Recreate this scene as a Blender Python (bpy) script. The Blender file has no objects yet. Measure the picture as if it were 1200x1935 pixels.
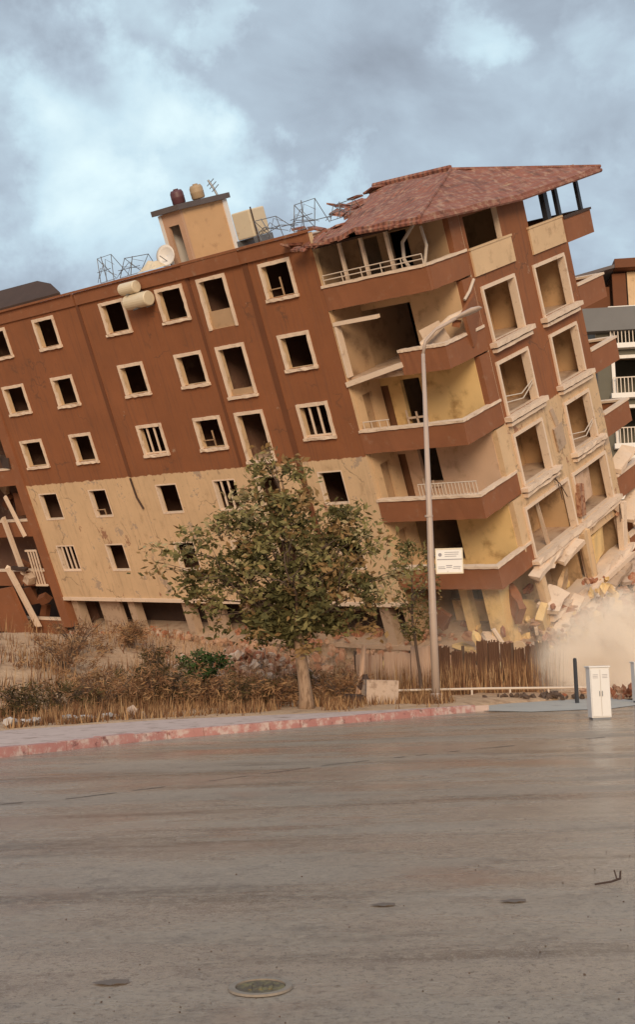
import bpy, math, random
from mathutils import Vector, Matrix, noise
R = math.radians
sc = bpy.context.scene
random.seed(7)

# ------------------------------------------------------------------ camera
cam_d = bpy.data.cameras.new('camera'); cam = bpy.data.objects.new('camera', cam_d)
sc.collection.objects.link(cam); sc.camera = cam
cam_d.sensor_fit = 'VERTICAL'; cam_d.sensor_height = 36.0
cam_d.lens = 41.17; cam_d.clip_start = .05; cam_d.clip_end = 4000
RT = Vector((.99956, .0036, -.02945)); UP = Vector((.02967, -.12123, .99218)); FW = Vector((0, .99262, .12129))
cam.matrix_world = Matrix(((RT.x, UP.x, -FW.x, 0), (RT.y, UP.y, -FW.y, 0), (RT.z, UP.z, -FW.z, 1.6), (0, 0, 0, 1)))

# ------------------------------------------------------------------ world (overcast, broken cloud)
SUN_EL, SUN_AZ = R(15), R(181)          # azimuth from +Y, clockwise
w = bpy.data.worlds.new('World'); sc.world = w; w.use_nodes = True
nt = w.node_tree; nt.nodes.clear()
def N(t, **k):
    n = nt.nodes.new(t)
    for a, b in k.items(): setattr(n, a, b)
    return n
def LK(a, b): nt.links.new(a, b)
out = N('ShaderNodeOutputWorld'); bg = N('ShaderNodeBackground'); LK(bg.outputs[0], out.inputs[0])
bg.inputs['Strength'].default_value = .1
sky = N('ShaderNodeTexSky', sky_type='NISHITA', sun_disc=False, sun_elevation=SUN_EL, sun_rotation=SUN_AZ)
tc = N('ShaderNodeTexCoord')
def math_(op, a, b=None, clamp=False):
    n = N('ShaderNodeMath', operation=op, use_clamp=clamp)
    for i, x in enumerate((a, b)):
        if x is None: continue
        if isinstance(x, (int, float)): n.inputs[i].default_value = x
        else: LK(x, n.inputs[i])
    return n.outputs[0]
def ramp(fac, stops):
    n = N('ShaderNodeValToRGB'); LK(fac, n.inputs[0]); e = n.color_ramp.elements
    while len(e) < len(stops): e.new(.5)
    for i, (p, c) in enumerate(stops): e[i].position = p; e[i].color = (*c, 1)
    return n.outputs[0]
def wnoise(scale, det, rough, dist, zs):
    m = N('ShaderNodeMapping'); m.inputs['Scale'].default_value = (1, 1, zs); LK(tc.outputs['Generated'], m.inputs[0])
    n = N('ShaderNodeTexNoise'); n.inputs['Scale'].default_value = scale; n.inputs['Detail'].default_value = det
    n.inputs['Roughness'].default_value = rough; n.inputs['Distortion'].default_value = dist
    LK(m.outputs[0], n.inputs[0]); return n.outputs['Fac']
wn = N('ShaderNodeTexNoise'); wn.inputs['Scale'].default_value = 9; wn.inputs['Detail'].default_value = 6; wn.inputs['Roughness'].default_value = .6
LK(tc.outputs['Generated'], wn.inputs[0])
ws = N('ShaderNodeVectorMath', operation='SUBTRACT'); LK(wn.outputs['Color'], ws.inputs[0]); ws.inputs[1].default_value = (.5, .5, .5)
wk = N('ShaderNodeVectorMath', operation='SCALE'); LK(ws.outputs[0], wk.inputs[0]); wk.inputs['Scale'].default_value = .26
wa = N('ShaderNodeVectorMath', operation='ADD'); LK(tc.outputs['Generated'], wa.inputs[0]); LK(wk.outputs[0], wa.inputs[1])
wz = N('ShaderNodeVectorMath', operation='NORMALIZE'); LK(wa.outputs[0], wz.inputs[0])
n1 = wnoise(7, 7, .52, .25, 1.5); n2 = wnoise(2.6, 3, .5, .3, 1.2)
def blob(d, lo, hi):                    # cloud gaps in given compass directions
    v = N('ShaderNodeVectorMath', operation='DOT_PRODUCT'); v.inputs[1].default_value = Vector(d).normalized()
    LK(wz.outputs[0], v.inputs[0])
    m = N('ShaderNodeMapRange', interpolation_type='SMOOTHSTEP'); LK(v.outputs['Value'], m.inputs[0])
    m.inputs[1].default_value = lo; m.inputs[2].default_value = hi
    return m.outputs[0]
def cdir(px, py):                       # direction of a cloud gap as seen from where the camera stands
    return FW * 2213 + RT * (px - 600) - UP * (py - 967)
gap = None
for px, py, rad, amp in ((200, 300, 270, 1.0), (330, 400, 200, .7), (60, 330, 200, .55), (870, 30, 150, .6), (230, 180, 110, .5), (590, 350, 90, .45), (455, 10, 90, .4), (1190, 60, 120, .3),
                         (-900, 500, 500, .8), (2300, 300, 600, .7), (1100, 430, 150, .35)):
    a = math.cos(math.atan(rad / 2213))
    b = math_('MULTIPLY', blob(cdir(px, py), a, 1 - (1 - a) * .03), amp)
    gap = b if gap is None else math_('MAXIMUM', gap, b)
dens = math_('ADD', math_('MULTIPLY', n1, 1.15), math_('MULTIPLY', n2, .75))
val = math_('ADD', math_('SUBTRACT', dens, .62), math_('MULTIPLY', gap, .36), clamp=True)
cloud = ramp(val, [(.08, (2.7, 3.05, 3.6)), (.30, (3.75, 4.4, 5.2)), (.48, (4.75, 5.75, 6.7)), (.68, (6.3, 8.1, 9.0)), (.9, (8.4, 10.2, 10.5))])
mx = N('ShaderNodeMix', data_type='RGBA'); mx.inputs[0].default_value = .9
LK(sky.outputs[0], mx.inputs[6]); LK(cloud, mx.inputs[7])
sep = N('ShaderNodeSeparateXYZ'); LK(tc.outputs['Generated'], sep.inputs[0])
zen = N('ShaderNodeMapRange'); LK(sep.outputs[2], zen.inputs[0])
zen.inputs[1].default_value = .55; zen.inputs[2].default_value = 1; zen.inputs[3].default_value = 1; zen.inputs[4].default_value = 2.0
vm = N('ShaderNodeVectorMath', operation='SCALE'); LK(mx.outputs[2], vm.inputs[0]); LK(zen.outputs[0], vm.inputs['Scale'])
LK(vm.outputs[0], bg.inputs[0])

sun_d = bpy.data.lights.new('sun', 'SUN'); sun_d.energy = 2.5; sun_d.angle = R(24); sun_d.color = (1, .80, .56)
sun = bpy.data.objects.new('sun', sun_d); sc.collection.objects.link(sun)
sd = Vector((math.sin(SUN_AZ) * math.cos(SUN_EL), math.cos(SUN_AZ) * math.cos(SUN_EL), math.sin(SUN_EL)))
sun.rotation_euler = (-sd).to_track_quat('-Z', 'Y').to_euler(); sun.location = sd * 60
sc.view_settings.view_transform = 'Standard'; sc.view_settings.look = 'None'
sc.view_settings.exposure = 0.08; sc.view_settings.gamma = 1
sc.cycles.use_denoising = True
sc.cycles.max_bounces = 8; sc.cycles.diffuse_bounces = 3; sc.cycles.volume_bounces = 6
sc.cycles.volume_step_rate = 2.0; sc.cycles.volume_max_steps = 64

# ------------------------------------------------------------------ materials
def srgb(r, g, b):
    f = lambda c: ((c / 255 + .055) / 1.055) ** 2.4 if c > 10 else c / 255 / 12.92
    return (f(r), f(g), f(b))
class NT:
    def __init__(s, name):
        s.m = bpy.data.materials.new(name); s.m.use_nodes = True
        s.t = s.m.node_tree; s.b = s.t.nodes['Principled BSDF']; s.tc = None
    def n(s, t, **k):
        x = s.t.nodes.new(t)
        for a, b in k.items(): setattr(x, a, b)
        return x
    def l(s, a, b): s.t.links.new(a, b)
    rotz = 0
    def coord(s, scale=(1, 1, 1), gen=False):
        if s.tc is None: s.tc = s.n('ShaderNodeTexCoord')
        m = s.n('ShaderNodeMapping'); m.inputs['Scale'].default_value = scale; m.inputs['Rotation'].default_value = (0, 0, s.rotz if scale[0] != scale[1] else 0)
        s.l(s.tc.outputs['Object'], m.inputs[0]); return m.outputs[0]
    def noise(s, scale, det=4, rough=.6, vs=(1, 1, 1), dist=0):
        x = s.n('ShaderNodeTexNoise'); x.inputs['Scale'].default_value = scale; x.inputs['Detail'].default_value = det
        x.inputs['Roughness'].default_value = rough; x.inputs['Distortion'].default_value = dist
        s.l(s.coord(vs), x.inputs[0]); return x.outputs['Fac']
    def rng(s, v, a, b, c=0, d=1):
        x = s.n('ShaderNodeMapRange', interpolation_type='SMOOTHSTEP'); s.l(v, x.inputs[0])
        for i, q in enumerate((a, b, c, d)): x.inputs[i + 1].default_value = q
        return x.outputs[0]
    def mix(s, f, a, b, mode='MIX'):
        x = s.n('ShaderNodeMix', data_type='RGBA', blend_type=mode)
        for i, q in ((0, f), (6, a), (7, b)):
            if isinstance(q, (int, float)): x.inputs[i].default_value = q
            elif isinstance(q, (tuple, list)): x.inputs[i].default_value = (*q[:3], 1)
            else: s.l(q, x.inputs[i])
        return x.outputs[2]
    def bump(s, h, strength, dist=.02):
        x = s.n('ShaderNodeBump'); x.inputs['Strength'].default_value = strength; x.inputs['Distance'].default_value = dist
        s.l(h, x.inputs['Height']); s.l(x.outputs[0], s.b.inputs['Normal'])
    def done(s, col=None, rough=None):
        if col is not None:
            if isinstance(col, tuple): s.b.inputs['Base Color'].default_value = (*col, 1)
            else: s.l(col, s.b.inputs['Base Color'])
        if rough is not None:
            if isinstance(rough, (int, float)): s.b.inputs['Roughness'].default_value = rough
            else: s.l(rough, s.b.inputs['Roughness'])
        return s.m
def sc3(c, k): return tuple(min(x * k, 1) for x in c)
def mat(name, c, var=.22, scale=1.2, rough=.85, bump=.25, bscale=14, dirt=None, dlo=.55, dhi=.75, vs=(1, 1, 1), metal=0):
    x = NT(name)
    col = x.mix(x.noise(scale, 5, .6, vs), sc3(c, 1 - var), sc3(c, 1 + var))
    if dirt: col = x.mix(x.rng(x.noise(scale * 2.3, 6, .65, vs), dlo, dhi), col, dirt)
    if bump: x.bump(x.noise(bscale, 4), bump)
    x.b.inputs['Metallic'].default_value = metal
    return x.done(col, rough)

BROWN = (.262, .092, .034); CREAM = (.66, .445, .26); TRIM = (.74, .56, .42)
def wall_mat(name, split):
    x = NT(name)
    br = x.mix(x.noise(.35, 7, .68), sc3(BROWN, .62), sc3(BROWN, 1.36))
    br = x.mix(x.rng(x.noise(2.4, 6, .7, (2.5, 2.5, .14)), .48, .72, 0, .55), br, (.135, .058, .032))
    br = x.mix(x.rng(x.noise(1.6, 5, .65, (3, 3, .35)), .5, .8, 0, .55), br, (.20, .085, .045))
    br = x.mix(x.rng(x.noise(5, 5, .7), .63, .74, 0, .5), br, (.33, .19, .12))
    cr = x.mix(x.noise(.45, 7, .68), sc3(CREAM, .70), sc3(CREAM, 1.22))
    cr = x.mix(x.rng(x.noise(2.1, 6, .7, (2.5, 2.5, .16)), .50, .72, 0, .5), cr, (.34, .215, .13))
    cr = x.mix(x.rng(x.noise(1.3, 6, .7, (1.5, 1.5, .8)), .54, .74, 0, .7), cr, (.36, .22, .12))
    cr = x.mix(x.rng(x.noise(3.7, 6, .7), .62, .70, 0, .75), cr, (.20, .13, .08))
    cr = x.mix(x.rng(x.noise(.9, 7, .75), .575, .60, 0, .9), cr, (.40, .29, .21))          # fallen render
    cr = x.mix(x.rng(x.noise(.55, 7, .78, (1.3, 1.3, 1)), .60, .62, 0, .9), cr, (.30, .14, .08))
    br = x.mix(x.rng(x.noise(.8, 7, .78), .645, .665, 0, .85), br, (.36, .22, .14))
    sp = x.n('ShaderNodeSeparateXYZ'); x.l(x.coord(), sp.inputs[0])
    z = x.n('ShaderNodeMath', operation='ADD'); x.l(sp.outputs[2], z.inputs[0])
    x.l(x.rng(x.noise(2.5, 4), .2, .8, -.06, .06), z.inputs[1])
    col = x.mix(x.rng(z.outputs[0], split - .02, split + .02), cr, br)
    vo = x.n('ShaderNodeTexVoronoi', feature='DISTANCE_TO_EDGE'); vo.inputs['Scale'].default_value = .34     # cracks
    wa = x.n('ShaderNodeVectorMath', operation='ADD'); nn_ = x.n('ShaderNodeTexNoise'); nn_.inputs['Scale'].default_value = 1.7; nn_.inputs['Detail'].default_value = 5
    x.l(x.coord(), nn_.inputs[0]); x.l(x.coord(), wa.inputs[0]); x.l(nn_.outputs['Color'], wa.inputs[1]); x.l(wa.outputs[0], vo.inputs[0])
    ck = x.n('ShaderNodeMath', operation='MULTIPLY'); x.l(x.rng(vo.outputs['Distance'], .004, .014, .5, 0), ck.inputs[0]); x.l(x.rng(x.noise(.4, 3), .5, .6), ck.inputs[1])
    col = x.mix(ck.outputs[0], col, (.09, .05, .03))
    x.bump(x.noise(22, 4), .3, .015)
    return x.done(col, .88)
M = {}
M['wall'] = wall_mat('painted_render', 18 - 8.37)
M['brown'] = mat('brown_paint', (.262, .096, .040), .26, .9, dirt=(.31, .17, .10), dlo=.55, dhi=.8)
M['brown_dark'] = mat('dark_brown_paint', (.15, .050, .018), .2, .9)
M['cream'] = mat('cream_paint', CREAM, .14, .9, dirt=(.40, .25, .14), dlo=.52, dhi=.78)
M['trim'] = mat('cream_trim', TRIM, .1, 1.5, dirt=(.45, .30, .20), dlo=.55, dhi=.75)
M['inner'] = mat('room_plaster', (.44, .28, .16), .25, .5, dirt=(.26, .155, .085), dlo=.48, dhi=.72)
M['rubble_m'] = mat('torn_masonry', (.42, .22, .13), .35, 2, dirt=(.24, .09, .045), dlo=.45, dhi=.6, bump=.6)
M['inner_dark'] = mat('shade_dark_room_paint', (.17, .085, .055), .35, .5, dirt=(.30, .19, .12), dlo=.55, dhi=.7)  # shade of the front rooms put into a darker wall colour
M['tan_room'] = mat('tan_room_paint', (.58, .37, .20), .22, .5, dirt=(.30, .18, .09), dlo=.48, dhi=.72)
M['rose_room'] = mat('rose_room_paint', (.66, .44, .30), .18, .5, dirt=(.42, .26, .16), dlo=.5, dhi=.72)
M['yellow'] = mat('yellow_plaster', (.78, .53, .24), .2, .45, dirt=(.36, .20, .07), dlo=.48, dhi=.75)
M['floor'] = mat('dusty_concrete', (.52, .36, .25), .2, .8, dirt=(.34, .21, .14), dlo=.45, dhi=.7)
M['slab'] = mat('raw_concrete', (.46, .32, .22), .2, 1.2, dirt=(.26, .16, .10), dlo=.5, dhi=.7)
M['dark'] = mat('dark_timber_and_shade', (.06, .032, .022), .3, 1.5)
M['door'] = mat('brown_door', (.17, .075, .035), .2, 1.5, rough=.6)
M['rail'] = mat('painted_rail', (.62, .50, .40), .1, 2, rough=.5, bump=0)
M['steel'] = mat('dull_steel', (.22, .22, .23), .2, 2, rough=.5, bump=0, metal=.5)
M['black'] = mat('black_steel', (.025, .025, .03), .2, 2, rough=.5, bump=0)
M['tank'] = mat('cream_enamel', (.66, .54, .38), .1, 1.5, rough=.5, bump=.05, dirt=(.45, .32, .2), dlo=.6, dhi=.75)
M['white'] = mat('white_paint', (.74, .68, .63), .06, 2, rough=.5, bump=.05, dirt=(.55, .46, .40), dlo=.6, dhi=.8)
M['maroon'] = mat('maroon_plastic', (.11, .04, .045), .2, 2, rough=.5, bump=0)
M['tan'] = mat('tan_plastic', (.40, .28, .17), .15, 2, rough=.6, bump=0)
M['grey_roof'] = mat('grey_roof_sheet', (.11, .085, .08), .25, 1.2, rough=.7)
M['bg_grey'] = mat('grey_render', (.17, .16, .155), .15, .6)
M['bg_dark'] = mat('olive_render', (.13, .115, .085), .2, .6)
M['glass'] = mat('dark_glass', (.02, .02, .025), .1, 1, rough=.12, bump=0)
def tile_mat():
    x = NT('clay_tiles')
    col = x.mix(x.noise(.9, 6, .65), (.185, .064, .043), (.33, .125, .082))
    col = x.mix(x.rng(x.noise(3.2, 6, .7), .46, .66, 0, .75), col, (.42, .25, .17))
    col = x.mix(x.rng(x.noise(1.7, 5, .7), .50, .66, 0, .7), col, (.12, .05, .035))
    wv = x.n('ShaderNodeTexWave', wave_type='BANDS', bands_direction='X'); wv.inputs['Scale'].default_value = 1.3
    wv.inputs['Distortion'].default_value = 1.0; wv.inputs['Detail'].default_value = 2
    x.l(x.coord(), wv.inputs[0])
    x.bump(wv.outputs['Fac'], .6, .06)
    return x.done(col, .9)
M['tile'] = tile_mat()
def asphalt():
    x = NT('worn_asphalt'); x.rotz = R(-50)
    c = x.mix(x.noise(.20, 7, .65, (.55, 2.0, 1)), (.200, .149, .108), (.49, .385, .290))
    c = x.mix(x.rng(x.noise(.42, 7, .7, (.35, 2.2, 1), .3), .50, .66, 0, .85), c, (.140, .096, .066))      # worn dark tracks
    c = x.mix(x.rng(x.noise(.75, 6, .7, (.35, 2.0, 1), .3), .56, .70, 0, .5), c, (.47, .375, .285))        # dusty tracks
    c = x.mix(x.rng(x.noise(2.2, 7, .75), .50, .66, 0, .5), c, (.125, .092, .072))
    c = x.mix(x.rng(x.noise(9, 6, .8), .45, .62, 0, .55), c, (.46, .36, .26))
    c = x.mix(x.rng(x.noise(22, 5, .85), .50, .62, 0, .65), c, (.105, .078, .056))
    c = x.mix(x.rng(x.noise(60, 3, .8), .52, .66, 0, .6), c, (.42, .36, .30))
    c = x.mix(x.rng(x.noise(.33, 5, .6), .52, .68, 0, .6), c, (.33, .175, .105))                         # red earth
    ro = x.rng(x.noise(.30, 6, .65, (.6, 1.8, 1)), .38, .62, .12, .38)
    x.bump(x.noise(30, 6, .85), .8, .014)
    x.b.inputs['Specular IOR Level'].default_value = .55
    return x.done(c, ro)
M['asphalt'] = asphalt()
def earth(name, a, b, c2, sc_=1.0):
    x = NT(name)
    c = x.mix(x.noise(.35 * sc_, 6, .65), a, b)
    c = x.mix(x.rng(x.noise(1.1 * sc_, 6, .7), .48, .66, 0, .75), c, c2)
    c = x.mix(x.rng(x.noise(4.5 * sc_, 5, .7), .58, .7, 0, .6), c, sc3(b, 1.25))
    x.bump(x.noise(6 * sc_, 6, .7), .8, .12)
    return x.done(c, .95)
M['earth'] = earth('dusty_earth', (.46, .27, .145), (.70, .45, .265), (.30, .155, .08))
M['ground'] = earth('bare_ground', (.30, .22, .15), (.40, .29, .19), (.22, .15, .09), .3)
M['paving'] = mat('paving_slabs', (.56, .40, .33), .16, 1.2, dirt=(.30, .19, .14), dlo=.5, dhi=.72, bump=.3)
M['apron'] = mat('pale_concrete', (.46, .42, .36), .15, .7, rough=.6, dirt=(.26, .23, .2))
def kerbm():
    x = NT('painted_kerb')
    c = x.mix(x.noise(1.6, 5, .7), (.34, .12, .10), (.56, .27, .22))
    c = x.mix(x.rng(x.noise(2.7, 6, .75), .46, .6), c, (.58, .41, .34))
    c = x.mix(x.rng(x.noise(4.1, 6, .75), .56, .66, 0, .8), c, (.15, .05, .04))
    x.bump(x.noise(20, 4), .4, .02)
    return x.done(c, .85)
M['kerb'] = kerbm()
M['bark'] = mat('dusty_bark', (.34, .215, .135), .3, 3, bump=.7, bscale=18, dirt=(.18, .105, .06), dlo=.45, dhi=.65, vs=(2, 2, .5))
M['bark_dark'] = mat('dark_bark', (.10, .06, .04), .3, 3, bump=.5)
def leafm(name, c):
    x = NT(name)
    col = x.mix(x.noise(1.3, 4, .6), sc3(c, .65), sc3(c, 1.35))
    x.b.inputs['Specular IOR Level'].default_value = .05
    return x.done(col, .7)
LEAF = [leafm('leaf_dark', (.095, .082, .032)), leafm('leaf_olive', (.20, .165, .066)), leafm('leaf_brown', (.25, .150, .065)), leafm('leaf_pale', (.34, .26, .135))]
GREEN = [leafm('leaf_green_dark', (.022, .040, .012)), leafm('leaf_green', (.05, .085, .022)), leafm('leaf_green_pale', (.12, .14, .06))]
DRY = [leafm('dry_stem', (.36, .205, .10)), leafm('dry_stem_dark', (.17, .082, .042)), leafm('dry_stem_pale', (.46, .29, .155))]
DKB = [leafm('bush_dark', (.045, .034, .016)), leafm('bush_olive', (.10, .072, .03)), leafm('bush_brown', (.31, .165, .085))]
M['rubble'] = mat('broken_masonry', (.44, .25, .155), .3, 1.5, dirt=(.24, .10, .05), dlo=.45, dhi=.65, bump=.6)
M['brick'] = mat('broken_brick', (.33, .115, .055), .35, 2, dirt=(.48, .28, .18), dlo=.5, dhi=.7, bump=.6)
M['stone'] = mat('pale_stone', (.50, .36, .27), .25, 2, dirt=(.3, .2, .14), dlo=.5, dhi=.7, bump=.6)
def streaky(name, a, b, c2):
    x = NT(name)
    c = x.mix(x.noise(1.4, 5, .65, (3, 3, .12)), a, b)
    c = x.mix(x.rng(x.noise(.9, 5, .7, (4, 4, .25)), .5, .7), c, c2)
    x.bump(x.noise(6, 4, .6, (2, 2, .2)), .4, .03)
    return x.done(c, .85)
M['hoard'] = streaky('dusty_sheet', (.36, .21, .135), (.60, .40, .28), (.28, .14, .08))
M['rust'] = streaky('rusty_sheet', (.075, .035, .018), (.19, .09, .05), (.27, .15, .09))
M['iron'] = mat('cast_iron', (.12, .085, .05), .3, 6, rough=.6, bump=.6, bscale=40, metal=.2, dirt=(.22, .17, .07), dlo=.45, dhi=.62)
M['pole'] = mat('galvanised_pole', (.46, .34, .27), .12, 1.0, rough=.5, bump=.05, dirt=(.38, .24, .16), dlo=.55, dhi=.75, vs=(1, 1, .5))
M['grime'] = mat('faded_ink', (.30, .26, .27), .1, 2, bump=0)
M['seam'] = mat('tar_seam', (.12, .088, .066), .3, 3, bump=0)
M['leaf'] = mat('dead_leaf', (.15, .108, .082), .3, 9)
M['plastic'] = mat('grey_litter', (.46, .40, .36), .15, 4, rough=.5, bump=.2)

# ------------------------------------------------------------------ mesh helpers
class MB:
    def __init__(s): s.v = []; s.f = []; s.mi = []
    def face(s, pts, mi=0):
        i = len(s.v); s.v += [tuple(p) for p in pts]; s.f.append(tuple(range(i, i + len(pts)))); s.mi.append(mi); return s
    def hexa(s, p, mi=0):                 # 8 corners: bottom ring then top ring
        i = len(s.v); s.v += [tuple(q) for q in p]
        for f in ((3, 2, 1, 0), (4, 5, 6, 7), (0, 1, 5, 4), (1, 2, 6, 5), (2, 3, 7, 6), (3, 0, 4, 7)):
            s.f.append(tuple(i + k for k in f)); s.mi.append(mi)
        return s
    def box(s, x0, x1, y0, y1, z0, z1, mi=0):
        return s.hexa([(x0, y0, z0), (x1, y0, z0), (x1, y1, z0), (x0, y1, z0), (x0, y0, z1), (x1, y0, z1), (x1, y1, z1), (x0, y1, z1)], mi)
    def obox(s, c, size, rot=(0, 0, 0), mi=0, jit=0):
        m = Matrix.LocRotScale(Vector(c), Matrix(([1, 0, 0], [0, 1, 0], [0, 0, 1])), None)
        from mathutils import Euler
        e = Euler(rot).to_matrix(); a, b, d = (q / 2 for q in size); P = []
        for z in (-d, d):
            for x, y in ((-a, -b), (a, -b), (a, b), (-a, b)):
                q = Vector((x, y, z))
                if jit: q += Vector((random.uniform(-jit, jit) * size[0], random.uniform(-jit, jit) * size[1], random.uniform(-jit, jit) * size[2]))
                P.append(Vector(c) + e @ q)
        return s.hexa(P, mi)
    def tube(s, pts, rad, n=8, mi=0, cap=True):
        pts = [Vector(p) for p in pts]
        if isinstance(rad, (int, float)): rad = [rad] * len(pts)
        i0 = len(s.v); prev = None
        for k, p in enumerate(pts):
            t = (pts[min(k + 1, len(pts) - 1)] - pts[max(k - 1, 0)]).normalized()
            a = t.orthogonal().normalized() if prev is None else (prev - t * prev.dot(t)).normalized()
            prev = a; b = t.cross(a)
            for j in range(n):
                g = 2 * math.pi * j / n; s.v.append(tuple(p + (a * math.cos(g) + b * math.sin(g)) * rad[k]))
        for k in range(len(pts) - 1):
            for j in range(n):
                a = i0 + k * n + j; b = i0 + k * n + (j + 1) % n
                s.f.append((a, b, b + n, a + n)); s.mi.append(mi)
        if cap:
            s.f.append(tuple(i0 + j for j in range(n))[::-1]); s.mi.append(mi)
            e = i0 + (len(pts) - 1) * n; s.f.append(tuple(e + j for j in range(n))); s.mi.append(mi)
        return s
    def beam(s, p0, p1, a, b, n=8, jit=.02, mi=0):
        """bar from p0 to p1; a and b are its cross-section edge vectors; worn, uneven edges"""
        p0, p1, a, b = Vector(p0), Vector(p1), Vector(a), Vector(b); i0 = len(s.v)
        for i in range(n + 1):
            c = p0.lerp(p1, i / n)
            for q in (c, c + a, c + a + b, c + b): s.v.append(tuple(q + Vector((random.uniform(-jit, jit), random.uniform(-jit, jit), random.uniform(-jit, jit)))))
        for i in range(n):
            for j in range(4):
                k = i0 + i * 4 + j; l = i0 + i * 4 + (j + 1) % 4
                s.f.append((k, l, l + 4, k + 4)); s.mi.append(mi)
        s.f.append(tuple(i0 + j for j in (3, 2, 1, 0))); s.mi.append(mi); s.f.append(tuple(i0 + n * 4 + j for j in range(4))); s.mi.append(mi)
        return s
    def lathe(s, prof, n=16, mi=0, o=(0, 0, 0)):
        i0 = len(s.v)
        for r, z in prof:
            for j in range(n):
                g = 2 * math.pi * j / n; s.v.append((o[0] + r * math.cos(g), o[1] + r * math.sin(g), o[2] + z))
        for k in range(len(prof) - 1):
            for j in range(n):
                a = i0 + k * n + j; b = i0 + k * n + (j + 1) % n
                s.f.append((a, b, b + n, a + n)); s.mi.append(mi)
        return s
    def build(s, name, mats, parent=None, smooth=False, bevel=0):
        me = bpy.data.meshes.new(name); me.from_pydata(s.v, [], s.f)
        ml = mats if isinstance(mats, list) else [mats]
        for q in ml: me.materials.append(q)
        if len(ml) > 1: me.polygons.foreach_set('material_index', s.mi)
        if smooth: me.polygons.foreach_set('use_smooth', [True] * len(me.polygons))
        me.update()
        o = bpy.data.objects.new(name, me); sc.collection.objects.link(o)
        if parent: o.parent = parent
        if bevel:
            b = o.modifiers.new('bevel', 'BEVEL'); b.width = bevel; b.segments = 2; b.limit_method = 'ANGLE'
        return o
def tag(o, label=None, cat=None, group=None, kind=None):
    for k, v in (('label', label), ('category', cat), ('group', group), ('kind', kind)):
        if v: o[k] = v
    return o
def empty(name, loc=(0, 0, 0), rot=None, **k):
    o = bpy.data.objects.new(name, None); sc.collection.objects.link(o); o.location = loc
    if rot is not None: o.rotation_euler = rot
    o.empty_display_size = .2
    return tag(o, **k)
def grid_wall(mb, A, rng_a, rng_b, holes, t0, t1, mats=(0, 1, 2)):
    """Wall with openings. A(a, b, t) maps wall coordinates to a point; t0 is the outer face, t1 the inner."""
    xs = sorted({round(q, 3) for q in [*rng_a] + [h[i] for h in holes for i in (0, 1)] if rng_a[0] <= q <= rng_a[1]})
    ys = sorted({round(q, 3) for q in [*rng_b] + [h[i] for h in holes for i in (2, 3)] if rng_b[0] <= q <= rng_b[1]})
    def solid(i, j):
        if not (0 <= i < len(xs) - 1 and 0 <= j < len(ys) - 1): return False
        x = (xs[i] + xs[i + 1]) / 2; y = (ys[j] + ys[j + 1]) / 2
        return not any(h[0] < x < h[1] and h[2] < y < h[3] for h in holes)
    for i in range(len(xs) - 1):
        for j in range(len(ys) - 1):
            if not solid(i, j): continue
            a, b, c, d = xs[i], xs[i + 1], ys[j], ys[j + 1]
            mb.face([A(a, c, t0), A(b, c, t0), A(b, d, t0), A(a, d, t0)], mats[0])
            mb.face([A(b, c, t1), A(a, c, t1), A(a, d, t1), A(b, d, t1)], mats[1])
            if not solid(i - 1, j): mb.face([A(a, c, t1), A(a, c, t0), A(a, d, t0), A(a, d, t1)], mats[2])
            if not solid(i + 1, j): mb.face([A(b, c, t0), A(b, c, t1), A(b, d, t1), A(b, d, t0)], mats[2])
            if not solid(i, j - 1): mb.face([A(a, c, t1), A(b, c, t1), A(b, c, t0), A(a, c, t0)], mats[2])
            if not solid(i, j + 1): mb.face([A(a, d, t0), A(b, d, t0), A(b, d, t1), A(a, d, t1)], mats[2])
    return mb

# ------------------------------------------------------------------ ground, road, pavement
BW = Matrix(((.75129, .61893, -.22909), (-.65672, .66672, -.35243), (-.06539, .41522, .90737)))   # columns: along front, into depth, up
BO = Vector((-.5213, 44.2264, 17.1437)) + BW @ Vector((0, 0, -18))
def bl(u, d, v): return BO + BW @ Vector((u, d, v + 18))
BACK = [(-60, -10), (-22, 10.5), (-12, 21.5), (-7.17, 26.28), (-4.01, 28.89), (-.15, 30.0), (3.85, 31.0), (4.6, 34.5), (8.2, 37), (16, 39), (60, 44), (200, 60)]
def yb(x):
    for (a, b), (c, d) in zip(BACK, BACK[1:]):
        if a <= x <= c: return b + (d - b) * (x - a) / (c - a)
    return BACK[0][1] if x < BACK[0][0] else BACK[-1][1]
def sst(a, b, x):
    t = min(max((x - a) / (b - a), 0), 1); return t * t * (3 - 2 * t)
def T(x, y):
    s = y - yb(x)
    if s < 0: return -.03
    hl = .55 + 2.1 * sst(2, -9, x) + .5 * sst(8, 14, x)
    h = .06 + .08 * sst(0, 1, s) + hl * sst(6, 26, s)
    h += (.10 * noise.noise((x * .7, y * .7, 3)) + .22 * noise.noise((x * .22, y * .22, 1)) * sst(2, 8, s)) * sst(.3, 2, s)
    # earth and rubble pushed up under the leaning block
    p = Vector((x, y, 0)) - BO
    zp = BO.z + (.22909 * p.x + .35243 * p.y) / .90737
    q = BW.transposed() @ (Vector((x, y, zp)) - BO)
    du = max(-31 - q.x, q.x - 6.2, 0); dd = max(1.2 - q.y, q.y - 14, 0)
    m = 1 - sst(0, 5.5, math.hypot(du, dd))
    if m > 0: h = max(h, h + (zp - .05 - h) * m + .25 * noise.noise((x * .8, y * .8, 5)) * m)
    return h
g = MB(); g.face([(-1500, -1500, -.06), (1500, -1500, -.06), (1500, 2500, -.06), (-1500, 2500, -.06)])
tag(g.build('ground', M['ground']), kind='structure')
rd = MB()
KB = [(-40, -36), (-14, 7.5), (-9.6, 14.6), (-5.62, 20.6), (-3.34, 23.99), (-.14, 27.02), (4.02, 31.21)]
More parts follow.
